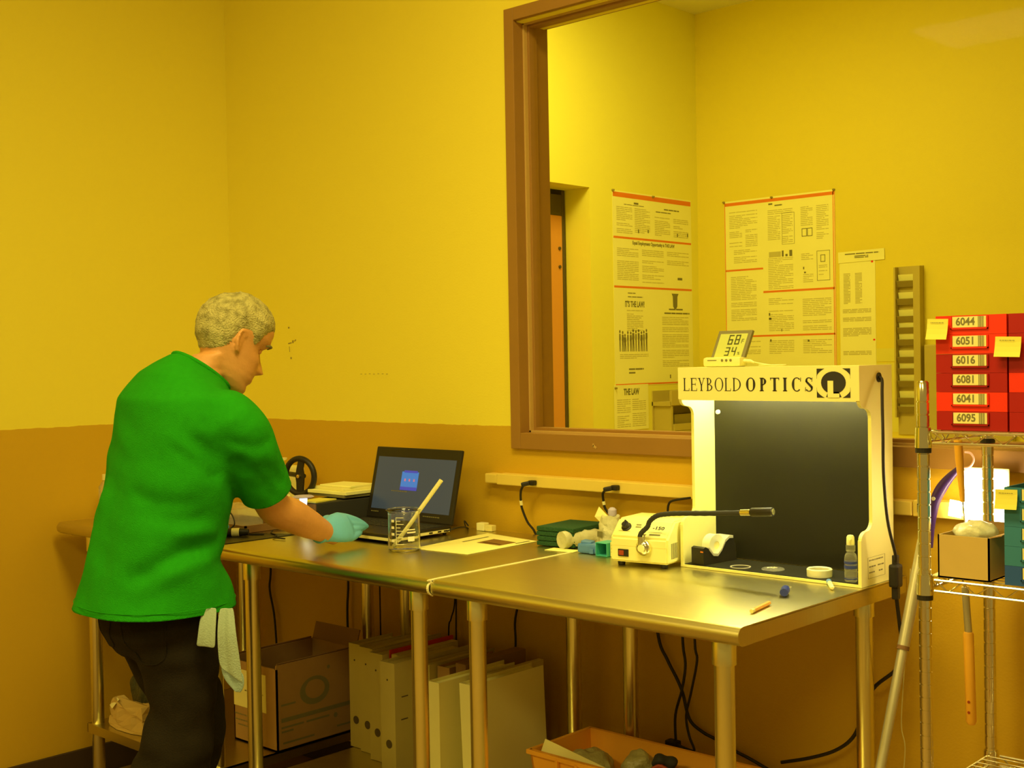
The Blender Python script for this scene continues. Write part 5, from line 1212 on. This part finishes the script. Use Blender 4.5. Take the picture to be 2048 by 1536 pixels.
# ---- head in local frame
HP = math.radians(25)
HM = Matrix.Translation((1.283, -.882, 1.479)) @ Matrix.Rotation(-PH, 4, 'Z') @ Matrix.Rotation(-HP, 4, 'X')
def interp(tab, z):
    if z <= tab[0][0]: return tab[0][1]
    for (a, b), (c, d) in zip(tab, tab[1:]):
        if z <= c:
            t = (z - a) / (c - a); t = t * t * (3 - 2 * t) * .35 + t * .65
            return b + (d - b) * t
    return tab[-1][1]
YFR = [(-.130, .045), (-.126, .066), (-.118, .080), (-.108, .085), (-.094, .081), (-.086, .087), (-.076, .091), (-.070, .088), (-.064, .092), (-.052, .090), (-.03, .088), (-.01, .083), (.004, .082), (.020, .094), (.032, .099), (.055, .100), (.080, .090), (.100, .071), (.115, .045), (.125, .010)]
YBK = [(-.130, .030), (-.122, .018), (-.108, -.006), (-.090, -.032), (-.070, -.050), (-.040, -.071), (-.01, -.092), (.02, -.100), (.05, -.100), (.075, -.090), (.10, -.068), (.115, -.040), (.125, -.008)]
WID = [(-.130, .010), (-.124, .026), (-.112, .040), (-.095, .050), (-.075, .057), (-.05, .062), (-.02, .067), (.0, .070), (.03, .077), (.06, .077), (.085, .067), (.105, .047), (.118, .026), (.125, .006)]
def head_pt(z, t):
    yf, yb, w_ = interp(YFR, z), interp(YBK, z), interp(WID, z)
    c = (yf + yb) / 2; hh = (yf - yb) / 2; s_, c_ = math.sin(t), math.cos(t)   # t=0 front
    p = 2.25; x = w_ * math.copysign(abs(s_) ** (2 / p), s_); y = c + hh * math.copysign(abs(c_) ** (2 / p), c_)
    if c_ > 0:   # face relief
        g = math.exp(-(x / .0105) ** 2)
        zz = z
        nose = 0
        if -.058 < zz < .015: nose = .033 * (1 - (zz + .044) / .062) if zz > -.044 else .033 * max(0, (zz + .060) / .016)
        y += nose * math.exp(-(x / (.0085 + .008 * max(0, 1 - abs(zz + .046) / .02))) ** 2)
        y -= .011 * math.exp(-((abs(x) - .032) / .014) ** 2 - ((zz - .002) / .012) ** 2)      # eye sockets
        y += .006 * math.exp(-((abs(x) - .030) / .018) ** 2 - ((zz - .023) / .007) ** 2)      # brow
        y += .004 * math.exp(-((abs(x) - .046) / .014) ** 2 - ((zz + .028) / .014) ** 2)      # cheek
        y += .0045 * math.exp(-(x / .020) ** 2) * (math.exp(-((zz + .071) / .0035) ** 2) + math.exp(-((zz + .082) / .0042) ** 2))
        y -= .0030 * math.exp(-(x / .024) ** 2 - ((zz + .0765) / .0022) ** 2)
        y -= .004 * math.exp(-(x / .02) ** 2 - ((zz + .095) / .005) ** 2)
    return Vector((x, y, z))
NZ, NT = 74, 72
def head_rings(off=None):
    rings = []
    for i in range(NZ):
        f = i / (NZ - 1); z = -.130 + .255 * (.5 - .5 * math.cos(PI * f)) if False else -.130 + .255 * f
        rg = []
        for j in range(NT):
            t = 2 * PI * j / NT; p = head_pt(z, t)
            if off is not None:
                d_ = off(p); c = Vector((0, 0, .02)); n_ = (p - c).normalized(); p = p + n_ * d_
            rg.append(tuple(HM @ p))
        rings.append(rg)
    return rings
body = MB()
body.loft(head_rings())
for s_ in (-1, 1):   # ears: tilted shells with a raised rim
    TE = HM @ Matrix.Translation((s_ * .071, -.010, -.004)) @ Matrix.Rotation(s_ * .38, 4, 'Z') @ Matrix.Rotation(.16, 4, 'X')
    body.ell((0, 0, 0), (.006, .015, .029), TE if False else None, 14, 8) if False else None
    k0 = len(body.v); body.ell((0, 0, 0), (.0055, .015, .028), None, 16, 10)
    rim_ = [Vector((s_ * .006, .010 * math.cos(a) * 1.25 - .001, .022 * math.sin(a) * 1.15 + .003)) for a in [math.radians(20 + 22 * k) for k in range(11)]]
    body.tube(rim_ + [Vector((s_ * .003, -.004, -.026)), Vector((s_ * .002, .004, -.027))], [.0035] * 11 + [.005, .005], 8)
    for i in range(k0, len(body.v)): body.v[i] = tuple(TE @ Vector(body.v[i]))
# neck
nb = Vector((1.243, -.975, 1.385)); nt_ = HM @ Vector((0, -.020, -.045))
nk_ = [nb, nb.lerp(nt_, .35), nb.lerp(nt_, .7), nt_]
body.loft([ering(p, a, b, HL, HF.cross(HL).cross(HL) * -1 if False else HF, 28) for p, a, b in zip(nk_, (.085, .064, .058, .056), (.072, .062, .062, .062))])
# trunk under the shirt
TR = [(.80, 1.228, -1.088, .150, .105), (.935, 1.227, -1.085, .150, .098), (1.063, 1.232, -1.057, .155, .100), (1.189, 1.236, -1.030, .165, .105), (1.30, 1.239, -1.007, .165, .105), (1.36, 1.238, -1.005, .120, .085), (1.41, 1.243, -.975, .07, .06)]
body.loft([ering((x, y, z), a, b, HL, HF, 28) for z, x, y, a, b in TR])
RS, RE, RW = Vector((1.440, -.985, 1.270)), Vector((1.396, -.842, 1.052)), Vector((1.318, -.612, .9515))
body.tube(catmull([RS + Vector((-.08, 0, .02)), RS, RS.lerp(RE, .5), RE, RE.lerp(RW, .3), RE.lerp(RW, .7), RW], 3), [.055, .056, .055, .053, .052, .050, .049, .047, .045, .044, .044, .045, .045, .044, .041, .038, .034, .031, .0275], 20)
LS, LE, LW = Vector((1.045, -.985, 1.290)), Vector((.945, -.90, 1.07)), Vector((.835, -.735, .952))
body.tube(catmull([LS + Vector((.08, 0, .02)), LS, LS.lerp(LE, .5), LE, LE.lerp(LW, .3), LE.lerp(LW, .7), LW], 3), [.055, .056, .055, .053, .052, .050, .049, .047, .045, .044, .044, .045, .045, .044, .041, .038, .034, .031, .0275], 20)
# hands inside the gloves, shorter than the gloves
body.tube([RW, RW + (RW - RE).normalized() * .05], [.027, .022], 14); body.tube([LW, LW + (LW - LE).normalized() * .05], [.027, .022], 14)
# legs
for s_, hp, kn_, an in ((1, Vector((1.315, -1.08, .86)), Vector((1.335, -1.095, .50)), Vector((1.298, -1.185, .10))), (-1, Vector((1.13, -1.045, .86)), Vector((1.188, -.960, .50)), Vector((1.142, -1.008, .10)))):
    body.tube([hp + Vector((0, 0, .04)), hp.lerp(kn_, .3), hp.lerp(kn_, .7), kn_, kn_.lerp(an, .3), kn_.lerp(an, .8), an], [.075, .070, .058, .048, .048, .036, .034], 18)
bme = remesh(body, .0042, 2, .4)
bobj = mesh_obj('body', bme, 'skin', man)
# hair: shell over the skull
def hair_off(p):
    y, z, x = p.y, p.z, abs(p.x)
    tab = [(-.11, -.062), (-.085, -.060), (-.06, -.050), (-.035, -.034), (-.018, .006), (.0, .030), (.014, .030), (.026, .006), (.040, .000), (.048, .030), (.06, .048), (.078, .060), (.095, .064), (.12, .070)]
    line = interp(tab, y)
    if x > .045 and y > .05: line += 0
    m_ = max(0, min(1, (z - line) / .010 + .5)); m_ = m_ * m_ * (3 - 2 * m_)
    thick = .001 + .0085 * max(0, min(1, (z - line) / .06)) * (1 if y > -.03 else .5)
    q_ = noise.noise(p * 60) * .0016 + noise.noise(p * 140) * .0014
    return -.004 + m_ * (.004 + thick + q_)
hb_ = MB(); hb_.loft(head_rings(hair_off)); hb_.build('hair', 'hair', man, smooth=True)
# eyes and brows
for s_ in (-1, 1):
    q = MB(); q.ell((s_ * .031, .0655, .001), (.0110, .0115, .009)); q.v = [tuple(HM @ Vector(v)) for v in q.v]; q.build('eye', 'skin', man, smooth=True)
    q = MB(); q.tube([HM @ Vector((s_ * x, y, z)) for x, y, z in ((.014, .098, .021), (.028, .099, .026), (.042, .088, .024), (.051, .074, .018))], [.0025, .0042, .0040, .002], 8); q.build('eyebrow', 'grey_ink' if False else 'mid_ink', man, smooth=True)

# ---- shirt
SR = [(0.770, 1.228, -1.092, 0.236, 0.196), (0.800, 1.228, -1.090, 0.231, 0.191), (0.828, 1.228, -1.088, 0.225, 0.186), (0.877, 1.228, -1.088, 0.218, 0.171), (0.935, 1.227, -1.094, 0.210, 0.149), (1.001, 1.230, -1.073, 0.205, 0.153), (1.063, 1.232, -1.057, 0.208, 0.152), (1.127, 1.234, -1.045, 0.212, 0.147), (1.189, 1.236, -1.030, 0.218, 0.145), (1.253, 1.238, -1.014, 0.222, 0.150), (1.301, 1.239, -1.007, 0.215, 0.149), (1.335, 1.239, -1.008, 0.198, 0.140)]
STILT = [(1.345, 1.239, -.998, .175, .128, .18), (1.362, 1.240, -.985, .145, .112, .40), (1.378, 1.244, -.968, .112, .094, .58), (1.392, 1.248, -.955, .084, .080, .70), (1.400, 1.250, -.949, .073, .073, .74)]
sh = MB(); sh.loft([ering((x, y, z), a, b, HL, HF, 48, 2.15) for z, x, y, a, b in SR] + [ering((x, y, z), a, b, HL, (HF + Vector((0, 0, -s))), 48, 2.05) for z, x, y, a, b, s in STILT])
def sleeve(S, E, out):
    d_ = (E - S).normalized(); e = S.lerp(E, .80)
    pts = catmull([S - HL * out * .07 + Vector((0, 0, .015)), S - HL * out * .02, S.lerp(E, .30), S.lerp(E, .65), S.lerp(E, 1.0)], 4)
    n = len(pts); sh.tube(pts, [.080, .079, .078, .077, .076, .075, .074, .073, .072, .071, .070, .069, .069, .069, .069, .070, .070][:n], 26)
    return e, d_
re_, rd = sleeve(Vector((1.452, -.985, 1.262)), RE, 1); le_, ld_ = sleeve(Vector((1.040, -.985, 1.285)), LE, -1)
sme = remesh(sh, .0075, 6, .5)
# cut the closed ends open and give the cloth its folds
FOLDS = [ # polyline, depth, width (negative depth = ridge)
    ([(1.392, -1.100, 1.262), (1.445, -1.065, 1.205), (1.500, -1.040, 1.150), (1.520, -1.010, 1.095)], .016, .015),
    ([(1.375, -1.115, 1.225), (1.420, -1.085, 1.180), (1.465, -1.055, 1.130)], .006, .012),
    ([(1.470, -1.040, 1.240), (1.515, -.975, 1.215), (1.52, -.91, 1.24)], .006, .012),
    ([(1.500, -.96, 1.18), (1.490, -.90, 1.14), (1.470, -.86, 1.11)], .006, .011),
    ([(1.505, -.99, 1.16), (1.500, -.93, 1.11), (1.475, -.89, 1.07)], .005, .010),
    ([(1.452, -1.000, .975), (1.435, -1.085, .978), (1.405, -1.135, .962), (1.370, -1.185, .925), (1.33, -1.21, .90)], .015, .017),
    ([(1.452, -1.010, 1.005), (1.430, -1.085, 1.012), (1.385, -1.14, 1.02)], -.008, .016),
    ([(1.445, -1.03, .945), (1.42, -1.11, .94), (1.38, -1.17, .90)], -.008, .018),
    ([(1.33, -1.16, 1.065), (1.385, -1.115, 1.045), (1.43, -1.06, 1.055)], .007, .015),
    ([(1.30, -1.18, 1.12), (1.36, -1.14, 1.085), (1.42, -1.08, 1.09)], .006, .014),
    ([(1.10, -1.20, 1.20), (1.09, -1.23, 1.05), (1.08, -1.26, .88)], .006, .022),
    ([(1.16, -1.20, 1.15), (1.16, -1.235, 1.0), (1.15, -1.28, .85)], -.006, .022),
    ([(1.23, -1.19, 1.10), (1.25, -1.22, .98), (1.27, -1.27, .84)], .005, .022),
    ([(1.44, -1.13, .91), (1.40, -1.19, .87), (1.36, -1.23, .83)], .005, .02),
    ([(1.0, -1.12, 1.30), (1.10, -1.14, 1.22), (1.2, -1.17, 1.18)], .003, .02)]
segs = []
from mathutils.bvhtree import BVHTree
sb_ = BVHTree.FromPolygons([v.co[:] for v in sme.vertices], [tuple(p.vertices) for p in sme.polygons])
for pl, dp, wd in FOLDS:
    cp = [sb_.find_nearest(p)[0] for p in catmull(pl, 16)]
    segs.append((cp, dp, wd))
bm = bmesh.new(); bm.from_mesh(sme)
for _ in range(14): bmesh.ops.smooth_vert(bm, verts=bm.verts, factor=.5, use_axis_x=True, use_axis_y=True, use_axis_z=True)
bm.normal_update(); NS = [v.normal.copy() for v in bm.verts]; bm.free()
for v, nn in zip(sme.vertices, NS):
    p = v.co; tot = 0
    for cp, dp, wd in segs:
        dm = min(((p - c).length_squared, i) for i, c in enumerate(cp)); end = min(dm[1], len(cp) - 1 - dm[1]) / (len(cp) / 2)
        if dm[0] < .01: tot -= .95 * dp * math.exp(-dm[0] / (1.9 * wd * wd)) * min(1, end * 2.2 + .1)
    tot = max(-.014, min(.012, tot))
    tot += noise.noise(p * 8) * .004 + noise.noise(Vector((p.x * 9 + p.z * 8, p.y * 9 - p.z * 5, p.z * 13))) * .0065
    v.co = p + nn * tot
# fine seam where the sleeve joins the shoulder
bm = bmesh.new(); bm.from_mesh(sme)
bmesh.ops.smooth_vert(bm, verts=bm.verts, factor=.4, use_axis_x=True, use_axis_y=True, use_axis_z=True)
bmesh.ops.bisect_plane(bm, geom=bm.verts[:] + bm.edges[:] + bm.faces[:], plane_co=(0, 0, .818), plane_no=(0, 0, -1), clear_outer=True)
for e_, d_ in ((re_, rd), (le_, ld_)):
    def near(c, lo, hi):
        r_ = c - e_; ax = r_.dot(d_); return lo < ax < hi and (r_ - d_ * ax).length < .0765
    fs = [f for f in bm.faces if near(f.calc_center_median(), -.02, .02)]
    gm_ = set(fs)
    for f in fs: gm_.update(f.edges); gm_.update(f.verts)
    bmesh.ops.bisect_plane(bm, geom=list(gm_), plane_co=e_, plane_no=d_)
    bmesh.ops.delete(bm, geom=[f for f in bm.faces if near(f.calc_center_median(), 0, .13)], context='FACES')
dele = []
bmesh.ops.delete(bm, geom=list(set(dele)), context='FACES'); bm.to_mesh(sme); bm.free()
so_ = mesh_obj('t_shirt', sme, 'shirt_green', man)
md = so_.modifiers.new('s', 'SOLIDIFY'); md.thickness = .0025; md.offset = -1
# stitched hem line and collar band
q = MB()
def loop(z, da, db, r=.0012):
    x, y, a, b = [interp([(s[0], s[i]) for s in SR], z) for i in (1, 2, 3, 4)]
    return [Vector(p) for p in ering((x, y, z), a + da, b + db, HL, HF, 60, 2.15)]
lp1 = loop(.834, .001, .001); q.tube(lp1 + [lp1[0]], .0010, 6)
q.build('hem_stitch', 'shirt_green', so_)
q = MB(); cl_ = [Vector(p) for p in ering((1.250, -.950, 1.3975), .0705, .0705, HL, HF + Vector((0, 0, -.74)), 40)]; q.tube(cl_ + [cl_[0], cl_[1]], .0062, 10); q.build('collar', 'shirt_green', so_, smooth=True)

# ---- jeans
jn = MB()
jn.ell((1.112, -1.115, .748), (.030, .035, .055))
jn.loft([ering((x, y, z), a, b, HL, HF, 32, 2.2) for z, x, y, a, b in ((.70, 1.232, -1.075, .155, .100), (.76, 1.232, -1.085, .178, .128), (.83, 1.230, -1.080, .180, .132), (.93, 1.228, -1.075, .165, .115))])
def leg(pts, rs):
    cp = catmull(pts, 4); n = len(cp); rr = []
    for i in range(n): 
        f = i / (n - 1) * (len(rs) - 1); k = min(int(f), len(rs) - 2); rr.append(rs[k] + (rs[k + 1] - rs[k]) * (f - k))
    jn.tube(cp, rr, 24)
leg([(1.312, -1.080, .80), (1.320, -1.080, .70), (1.338, -1.085, .575), (1.330, -1.110, .44), (1.310, -1.14, .33), (1.300, -1.18, .20), (1.295, -1.19, .07)], [.100, .099, .080, .093, .098, .092, .090])
leg([(1.145, -1.060, .80), (1.160, -1.035, .70), (1.185, -.975, .56), (1.190, -.955, .48), (1.165, -.98, .33), (1.15, -1.00, .20), (1.14, -1.01, .07)], [.100, .098, .086, .080, .078, .074, .078])
jme = remesh(jn, .008, 4, .5)
for v in jme.vertices:
    p = v.co; v.co = p + v.normal * (noise.noise(Vector((p.x * 14, p.y * 14, p.z * 22))) * .006 + .003 * math.sin(p.z * 60 + p.x * 25) * math.exp(-((p.z - .50) / .12) ** 2))
jo = mesh_obj('jeans', jme, 'denim', man)
from mathutils.bvhtree import BVHTree
bvh = BVHTree.FromPolygons([v.co[:] for v in jme.vertices], [tuple(p.vertices) for p in jme.polygons])
for pl in ([(1.285, -1.222, .80), (1.292, -1.219, .72), (1.330, -1.200, .695), (1.385, -1.165, .715), (1.392, -1.160, .80)], [(1.12, -1.225, .80), (1.125, -1.215, .715), (1.17, -1.225, .70), (1.22, -1.230, .72), (1.222, -1.228, .80)]):
    q = MB(); q.tube([bvh.find_nearest(p)[0] for p in catmull(pl)], .0022, 6); q.build('pocket_seam', 'denim', jo)
# ---- shoes
for (x, y, a_) in ((1.300, -1.13, -.1), (1.14, -.94, .15)):
    q = MB(); T = Matrix.Translation((x, y, 0)) @ Matrix.Rotation(a_, 4, 'Z'); rg = []
    for f, w_, h_ in ((-.11, .028, .06), (-.09, .038, .085), (-.04, .042, .095), (.02, .044, .075), (.08, .050, .055), (.13, .047, .045), (.155, .030, .034), (.162, .012, .02)):
        rg.append([tuple(T @ Vector((w_ * math.cos(t), f, max(.002, h_ / 2 + h_ / 2 * math.sin(t))))) for t in [2 * PI * k / 18 for k in range(18)]])
    q.loft(rg); q.build('shoe', 'shoe', man, smooth=True)

# ---- gloved hands
def hand(W, fwd, thumb_side, back, curls, spreads, name):
    """fwd = towards the fingers, thumb_side across the palm, back = out of the back of the hand"""
    f = Vector(fwd).normalized(); s_ = Vector(thumb_side); s_ = (s_ - f * s_.dot(f)).normalized(); u = f.cross(s_)
    if u.dot(Vector(back)) < 0: u = -u
    g = MB()
    P = lambda a, b, c: W + f * a + s_ * b + u * c
    g.loft([[tuple(P(a, b0 + w_ * math.cos(t), c0 + h_ * math.sin(t))) for t in [2 * PI * k / 22 for k in range(22)]] for a, b0, w_, c0, h_ in ((-.030, 0, .0335, 0, .0325), (-.012, 0, .031, 0, .029), (.008, .0, .033, .002, .025), (.030, .002, .041, .005, .023), (.055, .002, .045, .007, .020), (.078, .0, .043, .006, .017), (.092, -.002, .036, .004, .012))])
    for b0, L, spread, curl in zip((.031, .010, -.012, -.032), ((.042, .026, .021), (.046, .029, .022), (.043, .027, .021), (.034, .021, .019)), spreads, curls):
        p = P(.080, b0, .006); an_ = .0; pts = [P(.058, b0 * .9, .005), p]
        for k, l_ in enumerate(L):
            an_ -= curl * (1 if k else .55); dd = (f + s_ * spread * (1 if k < 1 else 1.3)).normalized() * math.cos(an_) + u * math.sin(an_); p = p + dd * l_; pts.append(p)
        g.tube(catmull(pts, 3), [.0108, .0108, .0108, .0108, .0104, .0100, .0097, .0094, .0090, .0088, .0084, .0080, .0060], 12)
    g.tube(catmull([P(.014, .022, -.006), P(.034, .036, -.016), P(.064, .036, -.024), P(.090, .026, -.026), P(.106, .018, -.024)], 3), [.014, .0145, .0145, .014, .0135, .013, .0125, .012, .0115, .011, .0105, .0095, .006], 12)
    return mesh_obj(name, remesh(g, .0028, 2, .4), 'glove', man)
hand(RW + Vector((0, 0, .005)), Vector((-.10, .99, -.02)), Vector((-.45, 0, .89)), Vector((1, 0, .4)), (.10, .14, .20, .26), (-.30, -.10, .10, .26), 'glove')
hand(LW + Vector((0, 0, .003)), Vector((-.45, .88, -.08)), Vector((1, .3, .1)), Vector((0, 0, 1)), (.30, .33, .38, .45), (.08, .01, -.05, -.12), 'glove')

# ---- cloth hanging out of his pocket
tw = thing('shop_towel', (1.48, -1.08, .75), 'pale grey-green cloth hanging out of the right pocket of the jeans', 'cloth')
def ribbon(rows, th, name, m_):
    q = MB(); k = len(rows[0]); vs = []; fs = []
    for r_ in rows: vs += [tuple(p) for p in r_]
    for i in range(len(rows) - 1):
        for j in range(k - 1): fs.append((i * k + j, i * k + j + 1, (i + 1) * k + j + 1, (i + 1) * k + j))
    q.add(vs, fs); o = q.build(name, m_, tw, smooth=True); md = o.modifiers.new('s', 'SOLIDIFY'); md.thickness = th; md.offset = 0
    md2 = o.modifiers.new('u', 'SUBSURF'); md2.levels = 2; md2.render_levels = 2
    return o
def row(a, b, n, amp, ph):
    a, b = Vector(a), Vector(b); dv = (b - a).cross(Vector((0, 0, 1))).normalized()
    return [a.lerp(b, i / (n - 1)) + dv * amp * math.sin(i * 1.7 + ph) for i in range(n)]
ribbon([row((1.440, -1.085, .835), (1.464, -1.062, .835), 6, .003, 0), row((1.446, -1.102, .805), (1.476, -1.074, .800), 6, .003, .3), row((1.448, -1.108, .765), (1.481, -1.080, .765), 6, .003, .5), row((1.444, -1.111, .747), (1.481, -1.081, .741), 6, .002, .5)], .0025, 'short_fold', 'cloth_pale')
ribbon([row((1.470, -1.060, .835), (1.494, -1.036, .835), 7, .004, 1), row((1.485, -1.078, .78), (1.519, -1.050, .78), 7, .004, 1.3), row((1.486, -1.076, .73), (1.524, -1.045, .73), 7, .004, 1.6), row((1.486, -1.074, .700), (1.529, -1.040, .665), 7, .003, 1.8), row((1.494, -1.068, .690), (1.529, -1.039, .655), 5 + 2, .002, 2)], .0025, 'long_fold', 'cloth_pale')
ribbon([row((1.482, -1.070, .712), (1.528, -1.034, .680), 6, .002, 0), row((1.486, -1.068, .672), (1.530, -1.034, .655), 6, .002, .4), row((1.500, -1.058, .652), (1.526, -1.036, .643), 6, .001, .8), row((1.512, -1.048, .634), (1.522, -1.040, .634), 6, .0005, 1)], .0025, 'turned_corner', 'cloth_blue')
